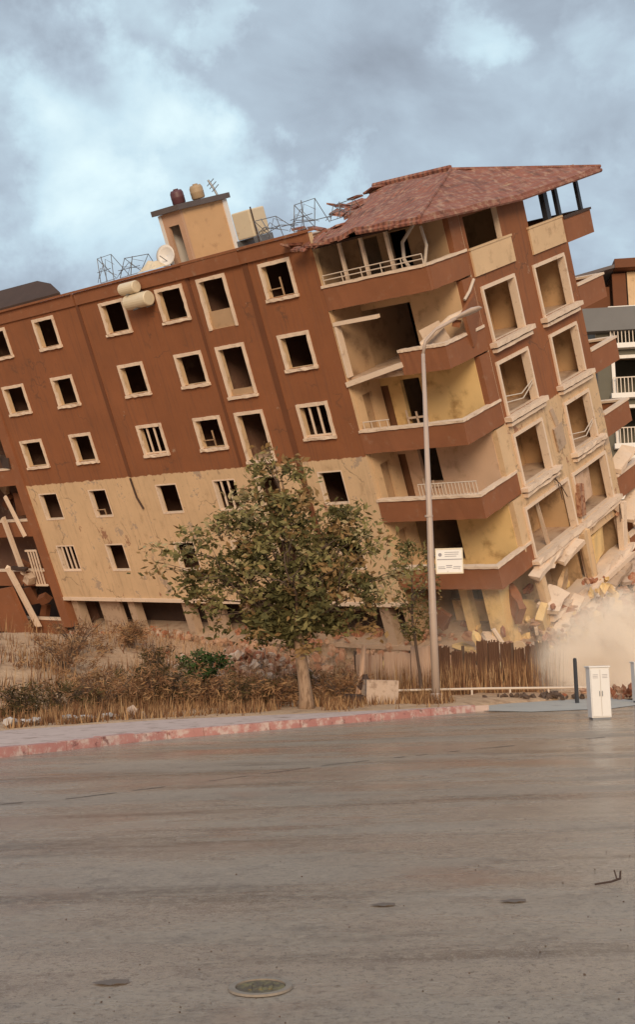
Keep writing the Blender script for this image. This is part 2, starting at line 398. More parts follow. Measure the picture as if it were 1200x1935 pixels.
rd.face([(-40, -60, 0)] + [] + [(70, -60, 0), (70, 30, 0), (16, 32.6, 0), (9.5, 33.4, 0), (6.6, 33, 0)] + [(x + .1, y + .1, 0) for x, y in KB[::-1]])
tag(rd.build('road', M['asphalt']), kind='structure')
tr = MB()
nx = 96; ny = 120; idx = {}
for i in range(nx):
    for j in range(ny):
        x = -42 + 76 * i / (nx - 1); s = -.6 + 72 * (j / (ny - 1)) ** 1.7
        y = yb(x) + s
        idx[i, j] = len(tr.v); tr.v.append((x, y, T(x, y)))
for i in range(nx - 1):
    for j in range(ny - 1):
        tr.f.append((idx[i, j], idx[i + 1, j], idx[i + 1, j + 1], idx[i, j + 1])); tr.mi.append(0)
tag(tr.build('site_terrain', M['earth'], smooth=True), kind='structure')
# kerb stones and pavement
def lerp_poly(P, n):
    L = [0]
    for a, b in zip(P, P[1:]): L.append(L[-1] + math.dist(a, b))
    o = []
    for k in range(n + 1):
        d = L[-1] * k / n
        for i in range(len(P) - 1):
            if d <= L[i + 1] + 1e-9:
                t = (d - L[i]) / (L[i + 1] - L[i]); o.append((P[i][0] + (P[i + 1][0] - P[i][0]) * t, P[i][1] + (P[i + 1][1] - P[i][1]) * t)); break
    return o
kp = lerp_poly(KB, 88); kb = MB()
for k in range(len(kp) - 1):
    a, b = Vector(kp[k]).to_3d(), Vector(kp[k + 1]).to_3d()
    t = (b - a).normalized(); nrm = Vector((-t.y, t.x, 0)); a = a + t * .008; b = b - t * .008
    zt = .17 + random.uniform(-.012, .012); j = random.uniform(-.012, .012)
    kb.hexa([a + nrm * j + Vector((0, 0, -.05)), b + nrm * j + Vector((0, 0, -.05)), b + nrm * .25 + Vector((0, 0, -.05)), a + nrm * .25 + Vector((0, 0, -.05)),
             a + nrm * (.03 + j) + Vector((0, 0, zt)), b + nrm * (.03 + j) + Vector((0, 0, zt)), b + nrm * .25 + Vector((0, 0, zt)), a + nrm * .25 + Vector((0, 0, zt))])
tag(kb.build('kerb', M['kerb']), kind='structure')
pv = MB()
bk = lerp_poly([(-22, 10), (-12, 21.0), (-7.17, 26.28), (-4.01, 28.89), (-.15, 30.0), (4.4, 31.5)], 88)
fr = []
for k in range(len(kp)):
    a = Vector(kp[max(k - 1, 0)]); b = Vector(kp[min(k + 1, len(kp) - 1)]); t = (b - a).normalized()
    fr.append(Vector(kp[k]) + Vector((-t.y, t.x)) * .26)
for k in range(len(fr) - 1):
    a, b = fr[k], fr[k + 1]; c, d = bk[k + 1], bk[k]
    pv.hexa([(a.x, a.y, -.04), (b.x, b.y, -.04), (c[0], c[1], -.04), (d[0], d[1], -.04), (a.x, a.y, .15), (b.x, b.y, .15), (c[0], c[1], .15), (d[0], d[1], .15)])
tag(pv.build('pavement', M['paving']), kind='structure')
for nm, P_, ww in (('road_seam', [(-6.5, 12.2), (-4.2, 13.6), (-3.1, 14.1), (-1.6, 15.6), (.2, 17.6), (2.4, 19.4), (5, 21.2)], .035),):
    q_ = MB(); Q = lerp_poly(P_, 60); ra = random.Random(3)
    for (xa, ya), (xb, yb_) in zip(Q, Q[1:]):
        if ra.random() < .42: continue
        wa_ = ww * ra.uniform(.4, 1); q_.face([(xa, ya - wa_, .004), (xb, yb_ - wa_ * .8, .004), (xb, yb_ + wa_ * .8, .004), (xa, ya + wa_, .004)])
    tag(q_.build(nm, M['seam']), kind='structure')
ap = MB(); ap.face([(4.25, 31.45, .012), (5.3, 30.2, .012), (7.4, 30.6, .012), (9.2, 33.0, .012), (9.0, 37.6, .012), (4.7, 37.6, .012), (4.3, 33, .012)])
tag(ap.build('driveway_apron', M['apron']), kind='structure')

# ------------------------------------------------------------------ the leaning apartment block
rot = BW.to_euler()
block = empty('apartment_block', BO, rot, label='brown and cream six storey apartment block leaning over as it collapses', cat='apartment building')
H = 2.95
def Z(v): return v + 18
def fv(k): return -2.2 - H * k                     # floor level of storey k (0 = top)
AF = lambda a, b, t: (a, t, Z(b))                  # front wall
AE = lambda a, b, t: (t, a, Z(b))                  # end wall
COL = {'A': (-21.83, -19.94), 'B': (-17.6, -15.88), 'C': (-12.38, -10.61), 'D': (-8.45, -6.70), 'E': (-5.79, -4.06), 'F': (-2.12, -.40)}
wins = []
for c, (a, b) in COL.items():
    for k in range(5):
        if c == 'C' and k == 4: pass
        top = -H * k; ht = 2.33 if c == 'E' else 1.56
        if k >= 3: wins.append((c, k, a + .16 + random.uniform(-.05, .05), b - .28, top - ht + .12, top - .06))
        else: wins.append((c, k, a + .15, b - .15, top - ht + .14, top - .14))
fw = MB()
grid_wall(fw, AF, (-22.6, .85), (-14.8, .72), [w_[2:] for w_ in wins], 0, .24, (0, 1, 2))
fw.build('front_wall', [M['wall'], M['inner'], M['cream']], block)
BARS = {('C', 2), ('F', 2), ('A', 4), ('D', 3)}
for c, k, a, b, lo, hi in wins:
    m = MB(); q = .15; y0 = -.06; y1 = .05
    if k < 3:
        jj = lambda: random.uniform(-.012, .012)
        m.beam((a - q, y0, Z(lo) - .02), (a - q, y0, Z(hi) + q), (q, 0, 0), (0, y1 - y0, 0), 7, .009); m.beam((b, y0, Z(lo) - .02), (b, y0, Z(hi) + q), (q, 0, 0), (0, y1 - y0, 0), 7, .009); m.beam((a - .01, y0 + .003, Z(hi)), (b + .01, y0 + .003, Z(hi)), (0, y1 - y0, 0), (0, 0, q), 7, .009)
        if not (c == 'E' and k == 0): m.beam((a - q - .03, y0 - .05, Z(lo) - q), (b + q + .03, y0 - .05, Z(lo) - q), (0, y1 - y0 + .05, 0), (0, 0, q - .02), 8, .02)
    else:
        m.box(a - .07, a + .004, -.015, .2, Z(lo) - .05, Z(hi) + .05); m.box(b - .004, b + .05, -.012, .2, Z(lo) - .05, Z(hi) + .05)
        m.box(a + .006, b - .006, -.013, .2, Z(hi) - .004, Z(hi) + .06); m.box(a + .006, b - .006, -.03, .2, Z(lo) - .05, Z(lo) + .004)
    o = m.build('window', M['trim'], block)
    if (c, k) in BARS:
        m = MB(); n = 3 if c != 'A' else 4
        for i in range(1, n):
            x = a + (b - a) * i / n; m.box(x - .045, x + .045, .02, .07, Z(lo), Z(hi))
        m.box(a, b, .03, .06, Z(lo), Z(lo) + .07)
        m.build('window_bars', M['trim'], o)
    elif (c, k) in {('B', 3), ('D', 2), ('F', 0)}:      # sash left hanging in the opening
        m = MB(); x = a + (b - a) * .5
        m.box(x - .03, x + .03, .1, .14, Z(lo), Z(lo) + (.35 if c == 'B' else .75)); m.box(a, x, .1, .14, Z(lo) + .3, Z(lo) + .34)
        m.build('broken_sash', M['inner'], o)
    elif (c, k) in {('E', 0), ('E', 1)}:
        m = MB(); m.box(a, b, .08, .2, Z(lo), Z(lo) + (.75 if k == 0 else .25)); m.build('parapet_infill', M['inner'], o)
# bands and pipes on the front
m = MB()
for u0, u1, p in ((-22.62, -13.98, .08), (-13.82, -6.3, .10), (-6.3, -2.9, .17), (-2.9, .84, .12)): m.box(u0, u1, -p, -.004, Z(.18), Z(.74))
for u0, u1 in ((-22.64, -13.98), (-13.8, -6.3), (-6.28, -2.9), (-2.88, .9)): m.box(u0, u1, -.2, .3, Z(.745), Z(.84))
m.build('roof_parapet', M['brown'], block)
m = MB(); m.box(-14.02, -13.80, -.035, -.004, Z(-8.3), Z(.16)); m.box(-2.98, -2.68, -.03, -.004, Z(-14.7), Z(.16)); m.box(-6.34, -6.18, -.03, -.004, Z(-8.3), Z(.16))  # first strip is a joint; the others paint shade lines beside the bay
m.build('joint_and_shade_strip', M['brown_dark'], block)
m = MB(); m.tube([(-13.9, -.06, Z(-8.4)), (-13.85, -.06, Z(-9.4)), (-13.6, -.07, Z(-10.0))], .05, 6); m.build('downpipe', M['dark'], block)
m = MB(); m.box(-23.35, -22.6, -.1, .5, Z(-16.6), Z(.7)); m.build('corner_pilaster', M['brown'], block)
m = MB(); m.box(-22.58, .84, -.06, .24, Z(-14.99), Z(-14.803)); m.build('bottom_slab_edge', M['trim'], block)
# roof deck, floors, interior walls
m = MB(); m.box(-38.4, 5.6, .25, 13.1, Z(.28), Z(.44)); m.build('roof_deck', M['slab'], block)
for k in range(6):
    m = MB()
    m.box(-38.3, 5.58, .26, 13.0, Z(fv(k) - .2), Z(fv(k)))
    m.build('floor_slab', M['floor'], block)
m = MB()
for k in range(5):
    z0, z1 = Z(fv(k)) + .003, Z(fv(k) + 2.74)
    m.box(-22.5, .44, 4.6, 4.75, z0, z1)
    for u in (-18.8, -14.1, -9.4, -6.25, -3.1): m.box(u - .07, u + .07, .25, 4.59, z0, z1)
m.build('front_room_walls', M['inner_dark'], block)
m = MB()
for k in range(6):
    z0, z1 = Z(fv(k)) + .003, Z(fv(k) + 2.74)
    if k > 0: m.box(3.9, 4.05, 2.3, 10.4, z0, z1)
    if k > 0: m.box(4.06, 5.5, 6.4, 6.55, z0, z1)
    if k > 0: m.box(3.06, 5.5, 10.45, 10.6, z0, z1)
m.build('end_room_walls', M['tan_room'], block)
m = MB(); m.box(-38.3, .5, 13.0, 13.2, Z(-17), Z(.4)); m.build('rear_wall', M['wall'], block)
m = MB(); m.box(.45, .7, .25, 5.4, Z(-16.9), Z(.2)); m.box(.45, .7, 8.0, 12.99, Z(-16.9), Z(.2)); m.build('cross_wall', M['inner'], block)
# corner loggia, front right
def parapet(k, name='balcony_parapet', u0=.86, side=2.75, drop=0, mb=None, capmat='trim'):
    t = -1.47 - H * k; b = fv(k) - .16
    m = MB(); th = .16
    m.beam((u0, -.03, Z(b)), (5.85, -.03, Z(b)), (0, .19, 0), (0, 0, t - b), 16, .010); m.beam((5.69, th - .02, Z(b)), (5.69, side, Z(b)), (.162, 0, 0), (0, 0, t - b), 9, .010)
    o = m.build(name, M['brown'], block)
    c = MB(); c.beam((u0 - .02, -.08, Z(t)), (5.9, -.08, Z(t)), (0, .27, 0), (0, 0, .10), 22, .011); c.beam((5.66, th + .03, Z(t)), (5.66, side, Z(t)), (.25, 0, 0), (0, 0, .10), 12, .011)
    c.build('coping', M[capmat], o)
    return o
for k in (0, 2, 3, 4): parapet(k)
o = parapet(1, u0=3.7)
m = MB(); m.obox((2.3, .1, Z(-5.12)), (2.95, .35, .2), (0, -.16, .02)); m.build('broken_slab_edge', M['trim'], block)
m = MB(); m.box(.9, 1.02, .02, .3, Z(-5.1), Z(-2.95)); m.box(.9, 3.1, -.02, .2, Z(-3.0), Z(-2.86)); m.build('opening_trim', M['trim'], block)
for k in range(5):                                   # loggia back walls
    z0, z1 = fv(k), fv(k) + 2.72
    holes = [(.72, 1.25, z0, z0 + 2.1)]
    if k == 0: holes = [(1.5, 2.5, z0, z0 + 2.1), (3.0, 3.9, z0 + .2, z0 + 2.1)]
    elif k == 1: holes = [(.72, 3.3, z0, z0 + 2.3)]
    elif k in (2, 3): holes += [(1.9, 2.85, z0 + (.15 if k == 2 else .8), z0 + 2.25)]
    else: holes = [(.75, 3.0, z0 + .3, z0 + 2.3)]
    m = MB(); grid_wall(m, AF, (.72, 5.6), (z0 + .004, z1), holes, 2.0, 2.2, (0, 1, 0))
    o = m.build('loggia_back_wall', [M[('inner', 'cream', 'yellow', 'rose_room', 'yellow')[k]], M['inner']], block)
    if k in (2, 3):
        d = MB(); d.box(.74, 1.24, 2.08, 2.14, Z(z0 + .01), Z(z0 + 2.08)); d.build('door', M['door'], o)
        d = MB(); x0, x1 = 1.9, 2.85
        d.box(x0, x1, 1.9, 1.95, Z(z0 + .62), Z(z0 + .7)); d.box(x0, x1, 1.9, 1.95, Z(z0 + .1), Z(z0 + .17))
        for i in range(3): x = x0 + (x1 - x0) * i / 2; d.box(x - .035, x + .035, 1.9, 1.953, Z(z0 + .1), Z(z0 + 1.0 - .1 * i))
        d.build('broken_sash', M['trim'], o)
    if k >= 1:                                      # left side wall with a narrow door
        m = MB(); grid_wall(m, AE, (.25, 1.99), (z0 + .004, z1), [(.7, 1.35, z0, z0 + 2.1)] if k > 1 else [], .88, .71, (0, 1, 0))
        m.build('loggia_side_wall', [M['cream'] if k > 1 else M['inner'], M['inner']], block)
    m = MB(); m.box(5.55, 5.845, 2.02, 2.74, Z(z0 + .01), Z(z1)); m.build('corner_pier', M['brown'] if k < 3 else M['cream'], block)
m = MB()
for u in (1.9, 2.95, 4.15): MB().box(u - .06, u + .06, .3, .42, Z(fv(0) + .01), Z(.1)).build('loggia_post', M['trim'], block)
def railing(k, u0, u1, hgt, step, nm='balcony_railing'):
    t = -1.47 - H * k + .1; m = MB(); y = .05
    for z in (hgt, hgt * .5) if step > .5 else (hgt,): m.tube([(u0, y, Z(t + z)), (u1, y, Z(t + z))], .025, 5)
    u = u0
    while u <= u1 + .01: m.tube([(u, y, Z(t - .05)), (u, y, Z(t + hgt))], .02, 5); u += step
    return m.build(nm, M['rail'], block)
railing(0, .95, 5.7, .36, .95); railing(3, 3.0, 5.75, .5, .16); railing(2, 1.1, 2.4, .3, .4)
# hanging pipes and torn pieces by the top corner
m = MB(); m.tube([(4.9, 1.2, Z(.05)), (4.55, .7, Z(-.5)), (4.7, .35, Z(-1.1)), (5.0, .2, Z(-1.5))], .07, 7); m.build('hanging_pipe', M['rail'], block)
m = MB(); m.tube([(5.3, 1.0, Z(-.1)), (5.5, .8, Z(-.8)), (5.35, .6, Z(-1.5))], .06, 7); m.build('hanging_pipe', M['rail'], block)
m = MB(); m.tube([(5.9, 2.75, Z(-2.55)), (5.9, 2.3, Z(-2.9)), (5.85, 1.9, Z(-3.15))], .06, 7); m.build('hanging_pipe', M['rail'], block)
m = MB(); m.obox((5.9, 2.0, Z(-4.0)), (.14, 1.3, 1.5), (.35, .12, .2), jit=.06); m.build('torn_wall_piece', M['brown'], block); m = MB(); m.obox((5.6, 1.4, Z(-3.9)), (.3, .5, .12), (.2, .4, .5)); m.build('torn_wall_piece', M['brown'], block)
m = MB(); m.tube([(4.6, .3, Z(-4.3)), (5.1, .5, Z(-4.0)), (5.7, .9, Z(-3.6)), (5.95, 1.6, Z(-3.55))], .11, 7); m.obox((4.85, .9, Z(-4.1)), (.9, .12, .8), (.1, -.3, .3), jit=.05); m.build('torn_slab_strip', M['trim'], block)
# end wall
holes = [(3.0, 5.55, -1.5, -.22), (7.7, 10.7, -1.5, -.1)]
GH = {1: ((3.25, 5.6), (7.4, 9.9)), 2: ((3.1, 5.4), (7.5, 9.75)), 3: ((3.1, 5.3), (7.5, 9.6)), 4: ((2.75, 6.3), (6.9, 9.9)), 5: ((2.9, 6.6), (7.2, 10.1))}
for k, pr in GH.items():
    for a, b in pr: holes.append((a, b, fv(k) + (.06 if k < 5 else .3), -H * k - (.1 if k < 4 else .05)))
m = MB(); grid_wall(m, AE, (2.75, 10.7), (-17.0, -.08), holes, 5.85, 5.6, (0, 1, 2)); m.build('end_wall', [M['wall'], M['inner'], M['trim']], block)
for k, pr in GH.items():
    for gi, (a, b) in enumerate(pr):
        lo, hi = fv(k) + .06, -H * k - .1
        m = MB(); q = .12
        j = lambda s=.03: random.uniform(-s, s)
        if k < 5:
            m.obox((5.88, a - q / 2, Z((lo + hi) / 2) + j()), (.12, q, hi - lo), (j(.02), 0, j(.05)))
            m.obox((5.88, b + q / 2, Z((lo + hi) / 2)), (.12, q, hi - lo), (j(.02), 0, j(.05)))
            m.box(5.83, 5.93, a - q, b + q, Z(hi) - .02, Z(hi + q))
            o = m.build('end_window', M['trim'], block)
            s_ = MB(); tilt = random.uniform(-.015, .02) if k < 3 else random.uniform(-.01, .05)
            jq = .010 if k < 3 else .028; s_.beam((5.63, a - .35, Z(lo - .2) - tilt), (5.63, b + .42, Z(lo - .2) + tilt), (.55, 0, 0), (0, 0, .18), 11, jq); s_.beam((5.8, a - .25, Z(lo - .4) - tilt), (5.8, b + .3, Z(lo - .4) + tilt), (.28, 0, 0), (0, 0, .13), 9, jq)
            s_.build('ledge', M['trim'], o)
            if (k, gi) in {(3, 1), (2, 0)}:
                s_ = MB(); s_.tube([(5.86, a, Z(lo + .75)), (5.95, (a + b) / 2, Z(lo + .55)), (5.86, b, Z(lo + .8))], .025, 5); s_.tube([(5.86, a, Z(lo + .5)), (5.97, (a + b) / 2, Z(lo + .35)), (5.86, b, Z(lo + .7))], .025, 5)
                s_.build('bent_rail', M['rail'], o)
for a, b, v0 in ((2.95, 6.05, -2.5), (7.55, 10.45, -2.55)):
    m = MB(); m.box(5.82, 5.93, a, b, Z(v0), Z(-1.5)); m.box(5.8, 5.96, a - .05, b + .05, Z(-1.497), Z(-1.42)); m.build('balcony_panel', M['cream'] , block)
m = MB(); m.obox((5.86, 6.55, Z(-10.0)), (.1, .9, 1.1), (.1, 0, .1), jit=.1); m.obox((5.87, 6.4, Z(-9.1)), (.06, .25, .8), (.3, 0, 0), jit=.1); m.build('loose_render', M['slab'], block)
random.seed(23)
def shard(u, d, v, sx, sz, th, rot_, mt):
    n_ = random.randint(5, 8); P_ = []
    for i in range(n_): a = 6.283 * i / n_; q = random.uniform(.65, 1.1); P_.append((q * sx * .5 * math.cos(a), q * sz * .5 * math.sin(a)))
    from mathutils import Euler
    e = Euler(rot_).to_matrix(); c = Vector((u, d, Z(v))); q_ = MB()
    F = [c + e @ Vector((th / 2, x, z)) for x, z in P_]; G = [c + e @ Vector((-th / 2, x, z)) for x, z in P_]
    q_.face(F); q_.face(G[::-1])
    for i in range(n_): j = (i + 1) % n_; q_.face([F[i], G[i], G[j], F[j]])
    return q_.build('broken_wall_piece', M[mt], block)
def slab_piece(u, d, v, ln, wd, th, rot_, mt):
    from mathutils import Euler
    e = Euler(rot_).to_matrix(); c = Vector((u, d, Z(v))); X, Y, Q = e @ Vector((0, ln, 0)), e @ Vector((wd, 0, 0)), e @ Vector((0, 0, th))
    MB().beam(c - X / 2 - Y / 2 - Q / 2, c + X / 2 - Y / 2 - Q / 2, Y, Q, max(3, int(ln / .35)), .05).build('broken_wall_piece', M[mt], block)
SP = [(6.0, 3.2, -14.35, 2.6, .5, .22, (.12, .2, .1), 'trim'), (6.1, 4.9, -14.55, 1.6, .5, .2, (.25, .3, -.1), 'trim'), (6.05, 6.5, -15.3, .5, .25, 2.3, (.15, .1, 0), 'cream'), (6.0, 6.9, -13.0, .45, .2, 1.4, (-.2, .05, 0), 'rubble_m'),
      (6.0, 2.5, -15.2, .5, .3, 1.6, (.25, .1, .1), 'cream'), (5.9, 2.2, -16.4, .9, .25, 1.1, (.6, .2, .2), 'yellow'), (6.2, 3.6, -16.9, 2.4, .5, .2, (.3, .35, .1), 'trim'), (6.3, 5.6, -17.2, 2.8, .6, .2, (.15, .4, 0), 'trim'), (6.3, 8.2, -17.0, 2.2, .5, .22, (.05, .3, .1), 'slab'),
      (5.95, 10.1, -15.4, .4, .3, 2.2, (-.12, .1, 0), 'trim'), (5.7, 4.5, -15.9, 1.2, .12, 1.0, (.5, .3, .2), 'tan_room'), (5.5, 8.4, -15.6, 1.5, .12, 1.3, (.1, .15, .2), 'yellow'), (5.5, 8.3, -12.8, 1.7, .12, 1.4, (.04, .05, .15), 'rose_room'), (5.6, 4.2, -13.0, .12, .12, 2.2, (.12, 0, 0), 'trim'),
      (5.8, 11.6, -12.7, 1.6, .7, .18, (.4, .3, 0), 'trim'), (5.7, 11.9, -15.0, 2.0, .8, .2, (.55, .2, .1), 'trim'), (5.8, 12.4, -16.6, 2.4, .5, .2, (.7, .1, 0), 'rose_room'), (5.4, 1.2, -15.3, 1.4, .3, .9, (.5, .2, .9), 'brown'), (4.6, .3, -16.6, 1.3, .6, .15, (.3, .4, .9), 'trim'), (3.4, .2, -17.0, 1.6, .5, .2, (.2, .3, 1.3), 'yellow'), (2.2, .4, -15.6, .9, .2, .7, (.5, .2, 1.4), 'brown_dark')]
for q_ in SP: slab_piece(*q_)
for i in range(16):
    shard(random.uniform(5.8, 6.25), random.choice((random.gauss(6.6, .4), random.gauss(2.8, .5), random.uniform(2.5, 10.5))), random.choice((-14.4, -16.9, -17.3)) + random.uniform(-.3, .2), random.uniform(.25, .8), random.uniform(.2, .6), random.uniform(.08, .16), (random.uniform(-.8, .8), random.uniform(-.6, .6), random.uniform(-.6, .6)), random.choice(('cream', 'trim', 'slab', 'rubble_m', 'trim')))
for i in range(12):
    shard(random.uniform(3.0, 6.2), random.uniform(-.3, 2.5), random.uniform(-17.6, -16.2), random.uniform(.3, .8), random.uniform(.3, .7), random.uniform(.08, .16), (random.uniform(-1, 1), random.uniform(-.6, .6), random.uniform(-1.5, 1.5)), random.choice(('cream', 'slab', 'rubble_m', 'brown', 'trim')))
for i in range(9):                                    # bare reinforcement
    d = random.uniform(2.6, 10.4); v = random.choice((-14.1, -16.8, -11.3)) + random.uniform(-.2, .1); MB().tube([(5.8, d, Z(v)), (6.1, d + random.uniform(-.3, .3), Z(v - random.uniform(.1, .5))), (6.2, d + random.uniform(-.6, .6), Z(v - random.uniform(.5, 1.3)))], .022, 5).build('bent_rebar', M['bark_dark'], block)
MB().beam((5.3, 2.6, Z(-16.75)), (5.3, 10.6, Z(-16.6)), (.85, 0, 0), (0, 0, .24), 16, .06).build('crushed_floor_edge', M['trim'], block)
# rear corner loggia
for k in range(6):
    t = -1.47 - .15 - 2.92 * k; b = t - 1.0
    m = MB(); m.box(5.69, 5.85, 10.72, 13.25, Z(b), Z(t)); m.box(1.5, 5.68, 13.09, 13.25, Z(b), Z(t)); o = m.build('balcony_parapet', M['brown'], block)
    c = MB(); c.box(5.6, 5.9, 10.72, 13.3, Z(t) + .002, Z(t) + .1); c.box(1.5, 5.59, 13.0, 13.3, Z(t) + .002, Z(t) + .1); c.build('coping', M['trim'] if k else M['dark'], o)
m = MB()
for w_, r_ in ((9.6, .16), (10.72, .11), (12.75, .10)): m.box(5.6, 5.6 + r_ * 1.5, w_ - r_, w_ + r_, Z(-1.5), Z(.02)); m.build('roof_post', M['black'], block); m = MB()
# left corner loggia (torn open)
for k in range(1, 6):
    t = -1.47 - H * k; b = fv(k) - .16
    m = MB(); m.box(-37.8, -23.4, -.03, .13, Z(b), Z(t)); o = m.build('balcony_parapet', M['brown'], block)
    c = MB(); c.box(-37.8, -23.4, -.08, .17, Z(t) + .002, Z(t) + .09); c.build('coping', M['trim'], o)
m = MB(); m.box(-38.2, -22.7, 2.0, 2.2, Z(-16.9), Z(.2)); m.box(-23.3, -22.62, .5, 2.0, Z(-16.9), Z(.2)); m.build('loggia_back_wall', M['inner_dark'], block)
m = MB()
for i in range(4): m.obox((-24.3 + .25 * i, -.15, Z(-13.0)), (.07, .06, 2.0), (0, .08, 0))
m.obox((-23.95, -.15, Z(-14.05)), (1.1, .07, .1)); m.obox((-23.95, -.15, Z(-12.0)), (1.0, .07, .1)); m.build('window_bars', M['trim'], block)
m = MB()
for c_, s_, r_ in (((-25.0, -.4, Z(-11.6)), (.22, .2, 3.6), (.1, .12, 0)), ((-24.0, -.35, Z(-9.9)), (.16, .16, 2.4), (0, -.25, 0)), ((-25.6, -.5, Z(-14.6)), (.25, .25, 3.8), (.05, -.2, 0)), ((-24.2, -.3, Z(-6.3)), (.9, .3, .2), (0, .5, 0))): MB().obox(c_, s_, r_, jit=.03).build('hanging_beam', M['trim'], block)
random.seed(41)
for i in range(22):
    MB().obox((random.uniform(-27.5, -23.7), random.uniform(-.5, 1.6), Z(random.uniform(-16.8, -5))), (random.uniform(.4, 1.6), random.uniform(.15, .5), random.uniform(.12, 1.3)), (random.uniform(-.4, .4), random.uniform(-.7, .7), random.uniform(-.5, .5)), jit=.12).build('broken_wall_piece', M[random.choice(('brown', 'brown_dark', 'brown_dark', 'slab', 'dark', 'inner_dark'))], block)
m = MB(); m.obox((-26.6, -.9, Z(-15.7)), (1.9, .3, 3.6), (.05, -.1, .1), jit=.03); m.build('torn_wall_piece', M['brown'], block)
# open ground floor
m = MB()
for u in (-22.2, -17.4, -13.2, -9.0, -4.6, -.6): MB().box(u - .25, u + .25, .3, .8, Z(-18.4), Z(-14.995)).build('column', M['slab'], block)
for u0, u1, d in ((-20.3, -18.6, .5), (-12.6, -11.2, .9)): MB().box(u0, u1, d, d + .2, Z(-18.4), Z(-14.995)).build('ground_floor_panel', M['slab'], block)
m = MB(); m.box(-38, .6, 1.9, 2.1, Z(-18.4), Z(-14.995)); m.build('ground_floor_wall', M['dark'], block)  # near-black colour paints the shade under the open ground floor
for b_ in ((4.4, 5.2, .6, 1.4, -14.3), (2.6, 3.0, 1.5, 1.9, -14.3)): MB().box(*b_[:4], Z(-18.2), Z(b_[4])).build('column', M['yellow'], block)
MB().box(1, 5.5, 3.0, 3.2, Z(-18.2), Z(-16.0)).build('ground_floor_panel', M['yellow'], block)
# hip roof of red tiles over the right end, its left part torn away
def eave(t): return None
RV = {'fl': (1.2, -.62, .20), 'fm': (3.6, -.62, .46), 'fc': (6.45, -.62, .30), 'em': (6.42, 6.6, -.04), 'rc': (6.45, 13.8, .06), 'r2': (3.55, 6.6, 1.60), 'r1': (-.45, 6.6, 1.74), 'rl': (-2.0, 13.8, .3)}
def tiled(P, n, m_, name_seed):
    """patch between two polylines given as 4 corners, subdivided with a little sag"""
    a, b, c, d = (Vector(RV[q]) for q in P); g_ = []
    for i in range(n + 1):
        row = []
        for j in range(m_ + 1):
            s_, t_ = i / n, j / m_
            p = (a * (1 - s_) + b * s_) * (1 - t_) + (d * (1 - s_) + c * s_) * t_
            p.z += .13 * noise.noise((p.x * 1.3, p.y * 1.3, name_seed)) * (1 if 0 < t_ < 1 else .6)
            row.append(p)
        g_.append(row)
    return g_
m = MB()
def add_patch(g_, keep=lambda i, j: True):
    for i in range(len(g_) - 1):
        for j in range(len(g_[0]) - 1):
            if not keep(i, j): continue
            q = [g_[i][j], g_[i + 1][j], g_[i + 1][j + 1], g_[i][j + 1]]
            m.face([p + Vector((0, 0, .003)) for p in q]); m.face([p - Vector((0, 0, .13)) for p in reversed(q)])
            for e in range(4):
                a, b = q[e], q[(e + 1) % 4]; m.face([a - Vector((0, 0, .13)), b - Vector((0, 0, .13)), b + Vector((0, 0, .003)), a + Vector((0, 0, .003))])
RV['f1'] = RV['fl']
random.seed(11)
edge = [random.choice((0, 0, 1, 1, 2)) for _ in range(12)]
add_patch(tiled(('fl', 'fm', 'r2', 'r1'), 10, 12, 1), lambda i, j: i >= edge[j])
add_patch(tiled(('fm', 'fc', 'r2', 'r2'), 8, 12, 1))
add_patch(tiled(('fc', 'em', 'r2', 'r2'), 8, 10, 2))
add_patch(tiled(('em', 'rc', 'r2', 'r2'), 8, 10, 2))
add_patch(tiled(('rc', 'rl', 'r1', 'r2'), 10, 10, 3))
roof = m.build('tiled_roof', M['tile'], block)
m = MB()
for k_ in range(26):                                 # slipped tiles along the torn edge and the eave
    t = random.random(); p = Vector(RV['fl']) * (1 - t) + Vector(RV['r1']) * t + Vector((random.uniform(-2.2, 1.2), random.uniform(-.4, .4), random.uniform(-.05, .12) - .12 * t))
    m.obox(p, (random.uniform(.3, .9), random.uniform(.3, .7), .08), (random.uniform(-.4, .4), random.uniform(-.3, .3), random.uniform(0, 3)), jit=.1)
for k_ in range(9):
    m.obox((random.uniform(-.6, 5.5), -.55, Z(0) - 18 + .22), (random.uniform(.3, .8), .25, .09), (random.uniform(-.4, .4), random.uniform(-.25, .25), random.uniform(-.4, .4)), jit=.1)
m.build('slipped_tiles', M['tile'], roof)['kind'] = 'stuff'
m = MB()
for a, b in (('fm', 'fc'), ('fc', 'em'), ('em', 'rc')):
    p, q = Vector(RV[a]), Vector(RV[b]); m.tube([p + Vector((0, 0, -.17)), q + Vector((0, 0, -.17))], .09, 6)
m.tube([Vector(RV['r1']) + Vector((0, 0, .06)), Vector(RV['r2']) + Vector((0, 0, .06))], .12, 6); m.tube([Vector(RV['r2']), Vector(RV['rc'])], .08, 6); m.tube([Vector(RV['r2']), Vector(RV['fc'])], .07, 6)
m.build('ridge_and_eave_trim', M['tile'], roof)
for o in [roof] + list(roof.children):
    if o is roof: o.location.z = 18
m = MB()                                             # boarded ceiling under the roof, front part
m.box(.9, 5.5, -.1, 2.0, Z(.06), Z(.14)); m.box(3.0, 5.8, 2.0, 7.4, Z(-.06), Z(.02)); m.build('roof_soffit', M['dark'], block)
m = MB(); grid_wall(m, AF, (.72, 3.0), (-2.1, .05), [], 7.3, 7.45); m.box(3.0, 5.6, 7.2, 7.4, Z(-2.1), Z(-.08)); m.build('attic_partition', M['inner'], block)
